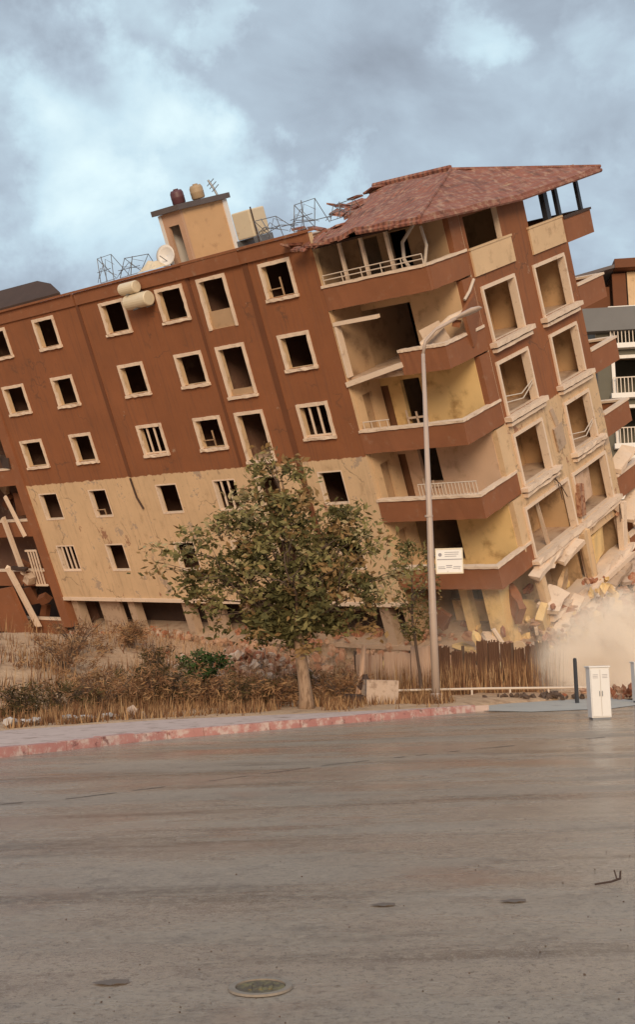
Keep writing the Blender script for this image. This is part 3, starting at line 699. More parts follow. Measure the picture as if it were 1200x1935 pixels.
# grey roof sheet at the far left
m = MB()
P = [(-38, -.3, .9), (-14.7, -.1, .95), (-16.2, .7, 1.45), (-17.8, 1.2, 1.75), (-38, 1.3, 1.95)]
m.face([(x, y, Z(z)) for x, y, z in P]); m.face([(x, y, Z(z - .12)) for x, y, z in reversed(P)])
for i in range(5):
    a, b = P[i], P[(i + 1) % 5]; m.face([(a[0], a[1], Z(a[2] - .12)), (b[0], b[1], Z(b[2] - .12)), (b[0], b[1], Z(b[2])), (a[0], a[1], Z(a[2]))])
m.build('roof_sheet', M['dark'], block)
m = MB(); m.box(-37, -17.2, .4, .5, Z(.45), Z(.85)); m.build('roof_sheet_upstand', M['dark'], block)
# stair house on the roof
sh = MB()
u0, u1, d0, d1, v0, v1 = -8.45, -7.1, 1.5, 4.35, .45, 3.0
grid_wall(sh, AF, (u0, u1), (v0, v1), [(-8.05, -7.38, v0, 2.42)], d0, d0 + .15, (1, 1, 1))
sh.box(u1 - .15, u1 + .001, d0 + .151, d1, Z(v0), Z(v1), 0); sh.box(u0, u0 + .15, d0 + .151, d1, Z(v0), Z(v1), 2); sh.box(u0, u1, d1 + .001, d1 + .15, Z(v0), Z(v1), 1)
sh = sh.build('stair_house', [mat('ochre_lit_face', (.60, .36, .185), .14, .8, dirt=(.44, .25, .13)), mat('pink_dim_face', (.52, .31, .20), .14, .8), M['white']], block)  # light painted per face: lit orange tone on the end, duller front
m = MB(); m.hexa([(u0 - .22, d0 - .22, Z(v1) + .02), (u1 + .2, d0 - .22, Z(v1) + .002), (u1 + .2, d1 + .3, Z(v1) + .002), (u0 - .22, d1 + .3, Z(v1) + .02), (u0 - .22, d0 - .22, Z(v1) + .26), (u1 + .2, d0 - .22, Z(v1) + .24), (u1 + .2, d1 + .3, Z(v1) + .24), (u0 - .22, d1 + .3, Z(v1) + .26)]); m.build('roof_cap', M['grey_roof'], sh)
m = MB(); m.box(u1 - .1, u1 + .06, d1 - .12, d1 + .16, Z(v0), Z(v1) - .01); m.build('trim_and_lit_edge', M['white'], sh)
m = MB(); m.box(u0 - .04, u0 + .14, d0 - .04, d0 - .003, Z(v0), Z(v1) - .01); m.build('trim_and_lit_edge', M['white'], sh)  # white strip paints the light catching this front left edge

# ------------------------------------------------------------------ things on the block
def onb(o, u, d, v, rz=0):
    o.location = bl(u, d, v); o.rotation_euler = (BW @ Matrix.Rotation(rz, 3, 'Z')).to_euler(); return o
t = onb(empty('water_tank', label='square cream water tank standing right of the rooftop stair house', cat='water tank'), -3.35, 1.6, 1.08)
m = MB(); m.box(-.5, .5, -.5, .5, 0, 1.12); m.build('tank_body', M['tank'], t, bevel=.05)
m = MB(); m.box(-.55, -.45, -.55, .55, -.53, -.01); m.box(.45, .55, -.55, .55, -.53, -.01); m.box(-.44, .44, -.1, .1, -.12, -.012); m.build('tank_stand', M['steel'], t)
m = MB(); m.tube([(.56, -.4, -.4), (.56, -.4, 1.2)], .03, 6); m.build('pipe', M['dark'], t)
for (u, d, rad, ht, mt, lb) in ((-8.0, 2.5, .30, .62, 'maroon', 'dark maroon drum on the roof of the stair house'), (-7.15, 2.9, .30, .60, 'tan', 'tan drum on the roof of the stair house beside the maroon one')):
    t = onb(empty('water_drum', label=lb, cat='drum', group='drums on the stair house'), u, d, 3.26)
    m = MB(); m.lathe([(0, 0), (rad * .85, 0), (rad, .06), (rad, ht * .45), (rad * 1.04, ht * .5), (rad, ht * .55), (rad, ht * .8), (rad * .8, ht), (0.001, ht * 1.02)], 18); m.build('drum_body', M[mt], t, smooth=True)
    m = MB(); m.lathe([(.12, ht), (.12, ht + .06), (.001, ht + .07)], 12); m.build('cap', M[mt], t)
t = onb(empty('roof_antenna', label='leaning dark antenna mast on the right of the stair house roof', cat='antenna'), -6.95, 3.9, 3.24)
m = MB(); m.tube([(0, 0, 0), (-.12, 0, .35), (-.3, 0, .72)], .05, 6); m.build('mast', M['steel'], t)
m = MB()
for i, z in enumerate((.3, .45, .6)): m.tube([(-.32 - .1 * i + .16, -.1, z - .12), (.16 - .1 * i, .1, z + .12)], .02, 5)
m.build('antenna_elements', M['steel'], t)
t = onb(empty('satellite_dish', label='white satellite dish leaning beside the stair house door', cat='satellite dish'), -8.15, 1.05, .8)
m = MB(); m.lathe([(.02, .0), (.2, .03), (.36, .09), (.47, .17), (.48, .18), (.36, .11), (.2, .05), (.02, .02)], 20)
ds = m.build('dish', M['white'], t, smooth=True); ds.rotation_euler = (R(75), R(20), R(10)); ds.location = (0, 0, .45)
m = MB(); m.tube([(0, .1, -.35), (0, .05, .4)], .035, 6); m.tube([(0, -.05, .2), (.05, -.5, .55)], .02, 5); m.build('dish_mount', M['steel'], t)
t = onb(empty('tarpaulin', label='crumpled pale sheet heaped on the roof edge left of the stair house', cat='sheet'), -8.75, .55, .86)
m = MB(); n_ = 9
for i in range(n_):
    for j in range(n_):
        x, y = i / (n_ - 1) * 1.2 - .6, j / (n_ - 1) * .9 - .45
        e = max(0, 1 - (abs(x) / .62) ** 2) * max(0, 1 - (abs(y) / .47) ** 2)
        m.v.append((x, y, e * .38 + .16 * e * noise.noise((x * 4, y * 4, 9))))
for i in range(n_ - 1):
    for j in range(n_ - 1): k_ = i * n_ + j; m.f.append((k_, k_ + n_, k_ + n_ + 1, k_ + 1)); m.mi.append(0)
m.build('sheet', M['tank'], t)
def frame_rack(u, d, v, ww, hh, lb, lean=0, seed=0):
    rr = random.Random(seed)
    t = onb(empty('steel_rack', label=lb, cat='steel frame', group='bare steel frames along the roof edge'), u, d, v)
    m = MB(); q = lambda: rr.uniform(-.06, .06)
    A, B, C_, D = (0, 0, 0), (ww, 0, q()), (ww + lean + q(), .2, hh + q()), (lean + q(), .2, hh + q())
    m.tube([A, D, C_, B], .02, 5); m.tube([(q(), 0, hh * .45), (ww + q(), 0, hh * .45 + q())], .016, 5)
    m.tube([A, (lean, .9, .02)], .015, 5); m.tube([D, (lean + .1, .9, .0)], .016, 5); m.tube([C_, (ww, 1.0, 0)], .016, 5)
    m.build('frame', M['steel'], t)
    m = MB(); m.tube([(0, 0, hh * .2), (ww * .5, .1, hh * .75), (ww * .9, 0, hh * .3)], .015, 5); m.tube([(-.3, .1, .05), (ww * .3, 0, hh * .6), (ww * 1.2, .1, hh * .15)], .012, 5); m.tube([(ww * .2, .2, 0), (ww * .7, .1, hh * .9), (ww * 1.1, .2, hh * .6)], .012, 5); m.tube([(ww * .5, 0, -.0), (ww * .4 + lean, .1, hh * 1.05)], .022, 5); m.build('brace', M['steel'], t)
frame_rack(-12.5, .6, .86, .95, 1.1, 'upright rectangular steel frame at the left end of the roof edge', .05, 1)
frame_rack(-11.1, .6, .86, 1.5, .75, 'low leaning steel frame left of the stair house', .5, 2)
frame_rack(-2.3, .8, .86, 1.2, .8, 'steel frame right of the cream rooftop tank', -.3, 3)
frame_rack(-.6, .9, .86, 1.1, 1.05, 'tallest bent steel frame, next to the torn tile roof', .25, 4)
frame_rack(.3, 2.2, .9, 1.0, .6, 'small steel frame half under the torn tiles', .2, 6)
m = MB()
for i in range(4): m.tube([(-2.6 + i * .8, .7, .15 + .1 * i), (-2.0 + i * .9, .8, .5 - .08 * i), (-1.2 + i * .9, .9, .25)], .018, 5)
o = m.build('loose_cables', M['steel']); tag(onb(o, 0, 0, .84), 'tangled loose cables strung along the right roof edge', 'cables')
for (u, v, ln, rad, lb) in ((-9.55, .36, 1.05, .27, 'upper smaller cream boiler tank hung over the roof edge'), (-9.2, -.25, 1.5, .33, 'lower larger cream boiler tank hung between two top windows')):
    t = onb(empty('boiler_tank', label=lb, cat='boiler', group='cream boiler tanks on the front wall'), u, -.42, v)
    m = MB(); pr = [(.001, 0), (rad * .9, .01), (rad, .05), (rad, ln - .05), (rad * .9, ln - .01), (.001, ln)]
    b_ = MB(); b_.lathe(pr, 20); b_.v = [(z - ln / 2, y, x) for x, y, z in b_.v]; b_.build('tank_body', M['tank'], t)
    m.box(-ln * .3, -ln * .3 + .06, -.05, .40, -rad - .05, -rad + .02); m.box(ln * .3, ln * .3 + .06, -.05, .40, -rad - .05, -rad + .02); m.box(-.02, .02, -rad - .015, rad, -rad - .01, -rad + .05); m.build('bracket', M['steel'], t)

# ------------------------------------------------------------------ street furniture
t = empty('street_lamp', (3.35, 35, .05), label='tall pale street lamp post with curved arm and a white notice board', cat='street lamp')
m = MB(); m.tube([(0, 0, 0), (0, 0, 3), (.02, 0, 5.2), (.03, 0, 10.6)], [.125, .112, .094, .058], 12)
m.tube([(.03, 0, 10.6), (.12, 0, 11.0), (.45, 0, 11.35), (1.15, 0, 11.72)], .048, 8); m.build('pole', M['pole'], t, smooth=True)
m = MB(); m.lathe([(.26, 0), (.26, .03), (.17, .05), (.17, .3), (.14, .34)], 12); m.build('base_plate', M['pole'], t)
m = MB()
for i, (x, z, rr_) in enumerate(((1.1, 11.7, .06), (1.25, 11.78, .13), (1.55, 11.90, .17), (1.8, 11.98, .12), (1.9, 12.0, .03))): m.v += [(x, rr_ * 1.3 * math.cos(a * math.pi / 5), z + rr_ * .6 * math.sin(a * math.pi / 5)) for a in range(10)]
for i in range(4):
    for j in range(10): a = i * 10 + j; b = i * 10 + (j + 1) % 10; m.f.append((a, b, b + 10, a + 10)); m.mi.append(0)
m.build('lamp_head', M['pole'], t, smooth=True)
for z in (5.6, 2.7):
    m = MB(); m.lathe([(.122, -.03), (.122, .03)], 12, o=(0, 0, z)); m.build('band', M['pole'], t)
sb = empty('notice_board', (3.49, 34.86, 3.9), label='white notice board with faint lines of writing, fixed to the lamp post', cat='sign')
m = MB(); m.box(0, .80, -.02, .02, 0, .74); m.build('panel', M['white'], sb, bevel=.008)
m = MB(); m.box(-.012, .812, -.028, -.021, -.012, .03); m.box(-.012, .812, -.028, -.021, .71, .752); m.box(-.012, .02, -.0275, -.021, .031, .709); m.box(.78, .812, -.0275, -.021, .031, .709); m.build('border', M['tank'], sb)
m = MB()
m.box(.04, .78, -.025, -.0205, .405, .43)
for x0, x1, z in ((.27, .7, .62), (.27, .68, .56), (.27, .62, .50), (.06, .26, .19), (.06, .28, .14), (.52, .74, .19), (.5, .72, .14)): m.box(x0, x1, -.024, -.0205, z, z + .018)
m.lathe([(.001, -.024), (.055, -.024)], 14, o=(0, 0, 0)); 
for i in range(len(m.v) - 28, len(m.v)): x, y, z = m.v[i]; m.v[i] = (x + .13, -.0245, y + .56)
m.box(.30, .48, -.024, -.0205, .22, .245); m.box(.31, .47, -.024, -.0205, .17, .19); m.build('faint_writing', M['grime'], sb)
m = MB(); m.tube([(-.14, .14, .2), (.1, .03, .2)], .02, 6); m.tube([(-.14, .14, .55), (.1, .03, .55)], .02, 6); m.build('clamp', M['steel'], sb)
def cabinet(x, y, z, ww, hh, dd, lb):
    t = empty('utility_cabinet', (x, y, z), (0, 0, R(6)), label=lb, cat='utility cabinet', group='white utility cabinets at the road edge')
    m = MB(); m.box(-ww / 2, ww / 2, 0, dd, .04, hh); m.build('body', M['white'], t, bevel=.01)
    m = MB(); m.box(-ww / 2 + .02, ww / 2 - .02, .02, dd - .02, 0, .038); m.build('plinth', M['steel'], t)
    m = MB(); m.box(-ww / 2 - .025, ww / 2 + .025, -.03, dd + .03, hh + .002, hh + .035); m.build('lid', M['white'], t, bevel=.008)
    for s_ in (-1, 1):
        m = MB(); a, b = sorted((s_ * .009, s_ * (ww / 2 - .018))); m.box(a, b, -.022, -.003, .07, hh - .04); d = m.build('door', M['white'], t, bevel=.006)
        m = MB(); m.box(s_ * .03 - .008, s_ * .03 + .008, -.04, -.0225, hh * .45, hh * .55); m.build('handle', M['steel'], d)
        m = MB()
        for i in range(3): m.box(a + .04, b - .04, -.0255, -.0222, hh * (.86 - .03 * i), hh * (.86 - .03 * i) + .010)
        m.build('faint_marking', M['grime'], d)
cabinet(6.17, 26.3, 0, .45, 1.14, .28, 'white two door utility cabinet standing on the road edge')
cabinet(9.02, 33.2, .02, .5, 1.1, .3, 'white utility cabinet cut off by the right edge of the photo')
t = tag(MB().tube([(0, 0, -.1), (0, 0, .45), (.0, 0, 1.18), (0, 0, 1.2)], [.06, .06, .055, .02], 10).build('steel_post', M['black']), 'short black steel post behind the white cabinet', 'post'); t.location = (7.33, 34.2, .1)
# pale pipe barrier along the site edge
t = empty('pipe_barrier', (2.3, 39, .05), label='low pale pipe barrier running along the foot of the fence', cat='barrier')
m = MB(); m.tube([(0, 0, .32), (3.1, -.1, .30), (6.5, -.3, .24)], .038, 8); m.build('top_pipe', M['rail'], t)
for i in range(6):
    x = .1 + 1.25 * i; m = MB(); m.tube([(x, -.05 * i, -.2), (x, -.05 * i, .30 - .015 * i)], .035, 7); m.build('leg', M['rail'], t)
def zt(x, y): return T(x, y)
# fences
def fence(name, x0, y0, x1, y1, n, h, mt, lb, pt, seed, thick=.03):
    rr = random.Random(seed); root = empty(name, (x0, y0, 0), label=lb, cat='fence')
    for i in range(n):
        t0, t1 = i / n, (i + 1) / n - .012; hh = h * rr.uniform(.86, 1.08); ln = rr.uniform(-.03, .03)
        a = Vector(((x1 - x0) * t0, (y1 - y0) * t0, 0)); b = Vector(((x1 - x0) * t1, (y1 - y0) * t1, 0)); off = Vector((0, rr.uniform(-.05, .05), 0))
        zz = zt(x0 + a.x, y0 + a.y) - .15
        m = MB(); steps = 10
        for j in range(steps):
            p = a.lerp(b, j / steps) + off; q = a.lerp(b, (j + 1) / steps) + off
            k1 = Vector((0, thick * (j % 2), 0)); k2 = Vector((0, thick * ((j + 1) % 2), 0)); hj = hh + rr.uniform(-.06, .03)
            m.hexa([p + k1 + Vector((0, 0, zz)), q + k2 + Vector((0, 0, zz)), q + k2 + Vector((0, .015, zz)), p + k1 + Vector((0, .015, zz)),
                    p + k1 + Vector((ln, 0, hj + zz)), q + k2 + Vector((ln, 0, hj + zz)), q + k2 + Vector((ln, .015, hj + zz)), p + k1 + Vector((ln, .015, hj + zz))])
        m.build('panel', mt, root)
    for i in range(0, n + 1, 2):
        p = Vector(((x1 - x0) * i / n, (y1 - y0) * i / n + .14, 0)); zz = zt(x0 + p.x, y0 + p.y)
        m = MB(); m.box(p.x - .05, p.x + .05, p.y - .05, p.y + .05, zz - .3, zz + h * .9); m.build('post', pt, root)
fence('hoarding', 1.15, 40.1, 4.0, 40.4, 3, 1.75, M['hoard'], 'dusty beige sheet hoarding left of the lamp post foot', M['bark_dark'], 3)
fence('sheet_fence', 4.05, 40.9, 8.1, 41.9, 9, 1.85, M['rust'], 'dark rusty corrugated fence right of the lamp post', M['bark_dark'], 5, .05)

# ------------------------------------------------------------------ trees and plants
def leaf(m, p, s, rr, mi, slim=1):
    a = Vector((rr.gauss(0, 1), rr.gauss(0, 1), rr.gauss(0, .7))).normalized(); b = a.cross(Vector((rr.gauss(0, 1), rr.gauss(0, 1), rr.gauss(0, 1)))).normalized()
    a *= s; b *= s * rr.uniform(.35, .6) * slim; p = Vector(p)
    m.face([p - a * .5, p + b * .5 + a * .05, p + a * .6, p - b * .5 + a * .05], mi)
def branch(m, p, d, ln, r, depth, rr, tips, spread=.7, n=3, up=.15):
    pts = [Vector(p)]; rad = [r]; d = Vector(d).normalized(); steps = 4
    for i in range(steps):
        d = (d + Vector((rr.gauss(0, .16), rr.gauss(0, .16), rr.gauss(0, .12) + up * .3))).normalized()
        pts.append(pts[-1] + d * ln / steps); rad.append(r * (1 - .45 * (i + 1) / steps))
    m.tube(pts, rad, 7 if r > .05 else 5)
    if depth == 0: tips.append((pts[-1], d)); tips.append((pts[2], d)); return
    for k in range(n + (1 if rr.random() < .4 else 0)):
        nd = (d + Vector((rr.gauss(0, spread), rr.gauss(0, spread), rr.gauss(.05, spread * .6)))).normalized()
        q = pts[-1] if k < 2 else pts[rr.choice((2, 3))]
        branch(m, q, nd, ln * rr.uniform(.6, .85), rad[-1] * .75, depth - 1, rr, tips, spread, n, up)
rr = random.Random(21)
tree = empty('pavement_tree', (-.46, 33, .05), label='large dusty olive street tree with a spreading crown before the block', cat='tree')
m = MB(); tips = []
m.tube([(.0, 0, -.1), (-.02, 0, .5), (-.10, .02, 1.3), (-.18, .0, 2.1), (-.22, 0, 2.7)], [.27, .19, .165, .15, .145], 10)
for d_, L_ in (((-.75, .1, .75), 1.5), ((.7, -.2, .85), 1.4), ((-.1, .5, 1.2), 1.6), ((.15, -.5, 1.1), 1.4), ((-.3, -.1, 1.5), 1.7), ((-1.0, -.1, .35), 1.5), ((.9, .3, .4), 1.3)):
    if d_ == (-.75, .1, .75): m.build('trunk', M['bark'], tree, smooth=True); m = MB()
    branch(m, (-.2, 0, rr.uniform(2.1, 2.7)), d_, L_, .075, 2, rr, tips)
m.build('limbs', M['bark_dark'], tree, smooth=True)
# crown: clumps as they read in the picture: (x, y, z, rx, rz, leaves, mix of dark, olive, brown, pale)
m = MB()
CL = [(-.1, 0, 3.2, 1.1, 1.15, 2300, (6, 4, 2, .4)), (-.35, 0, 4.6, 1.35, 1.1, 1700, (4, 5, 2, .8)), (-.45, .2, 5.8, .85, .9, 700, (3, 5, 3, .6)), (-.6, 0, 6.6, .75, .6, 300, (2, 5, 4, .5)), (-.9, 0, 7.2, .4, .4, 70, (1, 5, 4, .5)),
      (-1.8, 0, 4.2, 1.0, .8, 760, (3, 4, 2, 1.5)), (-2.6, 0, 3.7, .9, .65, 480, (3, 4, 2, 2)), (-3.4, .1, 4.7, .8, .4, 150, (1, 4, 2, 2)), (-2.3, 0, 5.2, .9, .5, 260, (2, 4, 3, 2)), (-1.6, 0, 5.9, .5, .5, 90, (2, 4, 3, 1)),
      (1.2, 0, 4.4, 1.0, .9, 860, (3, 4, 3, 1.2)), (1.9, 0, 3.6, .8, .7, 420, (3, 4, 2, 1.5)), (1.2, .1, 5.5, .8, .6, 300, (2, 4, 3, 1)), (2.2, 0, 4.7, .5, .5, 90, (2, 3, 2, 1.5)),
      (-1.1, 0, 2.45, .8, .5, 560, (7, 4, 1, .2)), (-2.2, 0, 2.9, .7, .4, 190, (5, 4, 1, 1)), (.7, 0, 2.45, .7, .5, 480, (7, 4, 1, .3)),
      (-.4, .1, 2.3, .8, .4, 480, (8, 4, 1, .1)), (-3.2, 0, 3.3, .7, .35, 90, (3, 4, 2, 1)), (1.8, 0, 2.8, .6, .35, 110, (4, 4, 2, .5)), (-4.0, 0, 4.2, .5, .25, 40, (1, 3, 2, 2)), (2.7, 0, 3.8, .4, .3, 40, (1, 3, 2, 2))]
for cx, cy, cz, rx, rz, n, mixw in CL:
    n = int(n * (1.35 if cz < 4.7 and abs(cx) < 1.2 else 1.2))
    subs = [(rr.gauss(0, .5) * rx, rr.gauss(0, .45) * rx, rr.gauss(0, .5) * rz, rr.choices((0, 1, 2, 3), mixw)[0]) for _ in range(max(6, n // 58))]
    for i in range(n):
        sx, sy, sz, mm = rr.choice(subs)
        p = (cx + sx + rr.gauss(0, .20), cy + sy + rr.gauss(0, .2), cz + sz + rr.gauss(0, .14))
        leaf(m, p, rr.uniform(.11, .26), rr, mm if rr.random() < .85 else rr.choices((0, 1, 2, 3), mixw)[0])
m.build('crown', LEAF, tree)
tw = MB()
for cx, cy, cz, rx, rz, n, mixw in CL[3:]:
    for i in range(3): tw.tube([(-.25 + .2 * cx, 0, 2.8 + .25 * (cz - 2.6)), (cx * .65, cy, cz * .8 + .5), (cx + rr.gauss(0, .25) * rx, cy + rr.gauss(0, .3), cz + rr.gauss(0, .25) * rz)], [.03, .018, .005], 5)
tw.build('twigs', M['bark_dark'], tree)
t = empty('young_tree', (3.12, 39.0, .1), label='thin young tree with a small sparse crown just left of the lamp post', cat='tree')
m = MB(); m.tube([(.15, 0, -.1), (.1, 0, .8), (0, 0, 1.8), (-.08, 0, 2.6), (-.05, 0, 3.6), (0, 0, 4.6)], [.06, .055, .05, .045, .03, .012], 7)
for i in range(9): a = rr.uniform(0, 6.3); z = rr.uniform(2.2, 4.3); m.tube([(-.05, 0, z), (.35 * math.cos(a), .35 * math.sin(a), z + .35), (.75 * math.cos(a), .75 * math.sin(a), z + .6)], [.02, .014, .006], 5)
m.build('trunk', M['bark_dark'], t)
m = MB()
for i in range(1900):
    z = rr.uniform(1.9, 5.2); w_ = .95 * math.sin(math.pi * (z - 1.7) / 3.9) ** .7; a = rr.uniform(0, 6.3); q = w_ * math.sqrt(rr.random())
    if noise.noise((math.cos(a) * q * 2.2, math.sin(a) * q * 2.2, z * 1.7)) < -.12: continue
    leaf(m, (q * math.cos(a), q * math.sin(a), z), rr.uniform(.1, .19), rr, rr.choices((0, 1, 2, 3), (3, 5, 3, 1))[0])
m.build('crown', LEAF, t)
def bush(name, x, y, w_, h, n, mats, lb, cat='bush', size=(.07, .15), stems=10, seed=0, group=None, slim=1):
    rr = random.Random(seed); z0 = T(x, y)
    t = empty(name, (x, y, z0), label=lb, cat=cat, group=group)
    m = MB()
    for i in range(stems): a = rr.uniform(0, 6.3); q = rr.uniform(.2, .5) * w_; m.tube([(rr.gauss(0, .06), rr.gauss(0, .06), -.05), (q * .4 * math.cos(a), q * .4 * math.sin(a), h * .5), (q * math.cos(a), q * math.sin(a), h * rr.uniform(.65, 1.05))], [.018, .013, .005], 4)
    m.build('stems', M['bark_dark'], t)
    m = MB(); subs = [(rr.gauss(0, .26) * w_, rr.gauss(0, .26) * w_, rr.uniform(.12, .85) * h, rr.randrange(3)) for _ in range(max(8, n // 28))]
    for i in range(n):
        sx, sy, sz, mm = rr.choice(subs); p = (sx + rr.gauss(0, .09), sy + rr.gauss(0, .09), max(.02, sz + rr.gauss(0, .09)))
        leaf(m, p, rr.uniform(*size), rr, mm if rr.random() < .7 else rr.randrange(3), slim)
    m.build('foliage', mats, t)
bush('green_shrub', -4.1, 40.2, 2.0, 1.6, 2000, GREEN, 'bright green leafy shrub among the dry weeds left of the tree', 'shrub', (.09, .19), 14, 31)
BU = [(-7.3, 33.2, 1.6, .95, 'dark olive bush above the white litter at the far left'), (-6.2, 34.0, 1.5, .8, 'low brown bush right of the dark olive one at the left'), (-5.3, 34.6, 1.5, .95, 'rounded reddish bush left of the darkest bush'),
      (-4.55, 35.2, 1.3, 1.25, 'darkest tall bush in the middle of the weeds'), (-3.5, 34.8, 1.6, .85, 'pale brown bush below the green shrub'), (-2.4, 34.6, 1.5, .8, 'scrubby brown bush two steps left of the tree trunk'),
      (-1.4, 34.8, 1.2, .75, 'low bush right beside the left of the tree trunk'), (.55, 35.4, 1.4, .8, 'reddish bush right of the tree trunk'), (-5.7, 40.5, 1.0, 1.35, 'dark upright bush left of the green shrub'),
      (-8.6, 39.5, 1.8, 1.1, 'dry yellowish bush on the bank at the left edge'), (-7.4, 45.5, 1.0, .9, 'small dark bush on top of the dusty bank'), (-8.3, 32.6, 1.3, .8, 'bush cut by the left edge of the photo'),
      (-6.9, 35.6, 1.7, 1.0, 'brown thicket between the left bushes and the dusty bank'), (-3.9, 36.9, 1.4, .7, 'low dark bush just in front of the green shrub'), (-2.6, 37.2, 1.6, 1.0, 'reddish thicket between the green shrub and the tree'),
      (-5.5, 36.6, 1.6, 1.1, 'tangled olive bush behind the darkest bush'), (-.9, 37.5, 1.5, .9, 'dim bush behind the tree trunk'), (.2, 37.8, 1.3, .9, 'brown bush in front of the hoarding'), (-9.0, 43, 2.0, 1.2, 'tall dry bush high on the bank at the left edge')]
for i, (x, y, w_, h, lb) in enumerate(BU): bush('dry_bush', x, y, w_ * 1.3, h * 1.15, 1700, DKB if i in (0, 3, 5, 8, 11, 13, 15, 16) else [DRY[1], DKB[2], DRY[0]], lb, size=(.08, .24), slim=.32, stems=26, seed=50 + i, group='dry bushes on the roadside')
gm = MB(); rr = random.Random(5)
for i in range(24000):
    x = rr.uniform(-13, 4.5); s = 1.4 + abs(rr.gauss(0, 1)) * 7.5 if rr.random() < .8 else rr.uniform(.6, 26); y = yb(x) + s
    if noise.noise((x * .55, y * .45, 8)) < -.12 + .25 * sst(-1, 4, x): continue
    if x > -.2 and s > 6: continue
    z = T(x, y); h = rr.uniform(.15, .55) * (1.0 if s > 5 else .75) * (1.7 if s > 9 and rr.random() < .3 else 1) * (1 + .5 * noise.noise((x * .4, y * .4, 2))); a = rr.uniform(0, 6.3); l_ = rr.uniform(.05, .35) * h; ww = rr.uniform(.010, .026)
    gm.face([(x - ww * math.cos(a), y - ww * math.sin(a), z - .02), (x + ww * math.cos(a), y + ww * math.sin(a), z - .02), (x + l_ * math.sin(a) + rr.gauss(0, .05), y + l_ * math.cos(a), z + h)], rr.choices((0, 1, 2), (4, 6, 1))[0])
for i in range(1500):
    x = rr.uniform(.4, 8.2); y = 40.0 + .28 * max(0, x - 4) - rr.uniform(.05, .9); z = T(x, y); h = rr.uniform(.3, 1.5) * (.5 + .5 * abs(noise.noise((x * 1.3, 4, 4)))) * 1.6; l_ = rr.gauss(0, .12); ww = rr.uniform(.01, .025)
    gm.face([(x - ww, y, z - .03), (x + ww, y, z - .03), (x + l_, y + rr.gauss(0, .1), z + h)], rr.choices((0, 1, 2), (3, 6, 1.5))[0])
tag(gm.build('dry_grass', DRY), 'tall dry brown grass and weeds covering the roadside bank', 'grass', kind='stuff')

# ------------------------------------------------------------------ rubble and debris
def chunk(m, c, s, rr, mi=0):
    n = 7; P = []
    from mathutils import Euler
    e = Euler((rr.uniform(0, 6), rr.uniform(0, 6), rr.uniform(0, 6))).to_matrix()
    i0 = len(m.v)
    for z, k in ((-.5, .6), (-.1, 1), (.35, .85)):
        for j in range(5):
            a = j * 1.2566 + z; q = k * rr.uniform(.75, 1.15)
            m.v.append(tuple(Vector(c) + e @ Vector((q * .5 * s[0] * math.cos(a), q * .5 * s[1] * math.sin(a), z * s[2]))))
    for r_ in (0, 1):
        for j in range(5): a = i0 + r_ * 5 + j; b = i0 + r_ * 5 + (j + 1) % 5; m.f.append((a, b, b + 5, a + 5)); m.mi.append(mi)
    m.f.append(tuple(i0 + 4 - j for j in range(5))); m.mi.append(mi); m.f.append(tuple(i0 + 10 + j for j in range(5))); m.mi.append(mi)
rr = random.Random(9); m = MB()
for i in range(420):
    x, y = rr.gauss(-2.6, 1.5), rr.gauss(44.5, 1.5); s = rr.uniform(.12, .55); chunk(m, (x, y, T(x, y) + rr.uniform(0, 1.2) * math.exp(-((x + 2.6) ** 2 + (y - 45) ** 2) / 4)), (s, s * rr.uniform(.5, 1), s * rr.uniform(.3, .7)), rr, rr.choice((0, 0, 1, 2)))
for i in range(900):
    u = rr.uniform(-24, 6.3); d = rr.gauss(.2, 1.0); p = bl(u, d, -17.9); s = rr.uniform(.12, .6); chunk(m, (p.x, p.y, T(p.x, p.y) + rr.uniform(-.05, .35)), (s, s * rr.uniform(.5, 1), s * rr.uniform(.3, .7)), rr, rr.choice((0, 0, 1, 2)))
for i in range(420):
    d = rr.uniform(-1, 12); u = rr.gauss(7.0, .9); p = bl(u, d, -17.9); s = rr.uniform(.15, .8); chunk(m, (p.x, p.y, T(p.x, p.y) + rr.uniform(-.05, .7)), (s, s * rr.uniform(.4, 1), s * rr.uniform(.25, .6)), rr, rr.choice((0, 0, 1, 2)))
for i in range(700):
    u = rr.uniform(1.5, 7.2); d = rr.uniform(.5, 7); v = -17.9 + abs(rr.gauss(0, .8)) * (1 if u > 4.5 else .6); p = bl(u, d, v); s = rr.uniform(.15, .75); chunk(m, p, (s, s * rr.uniform(.4, 1), s * rr.uniform(.2, .6)), rr, rr.choice((0, 0, 1, 2, 3, 3)))
for i in range(1100):
    u = rr.uniform(-24, 4); d = rr.uniform(-1.2, 2.6); hh = .9 + .9 * noise.noise((u * .35, 3, 1)) + .5 * sst(-14, -6, u); v = -17.9 + hh * rr.random() * max(0, 1 - abs(d - .9) / 2.4); p = bl(u, d, v); s = rr.uniform(.15, .8); chunk(m, p, (s, s * rr.uniform(.4, 1), s * rr.uniform(.25, .7)), rr, rr.choice((0, 0, 1, 1, 1)))
for i in range(300):
    x = rr.uniform(2.5, 9); y = rr.gauss(43.8, .9); s = rr.uniform(.15, .7); chunk(m, (x, y, T(x, y) + abs(rr.gauss(0, .55))), (s, s * rr.uniform(.4, 1), s * rr.uniform(.2, .6)), rr, rr.choice((0, 0, 1, 2, 3)))
tag(m.build('rubble', [M['rubble'], M['brick'], M['stone'], M['yellow']]), 'heaps of broken masonry and brick along the foot of the block', 'rubble', kind='stuff')
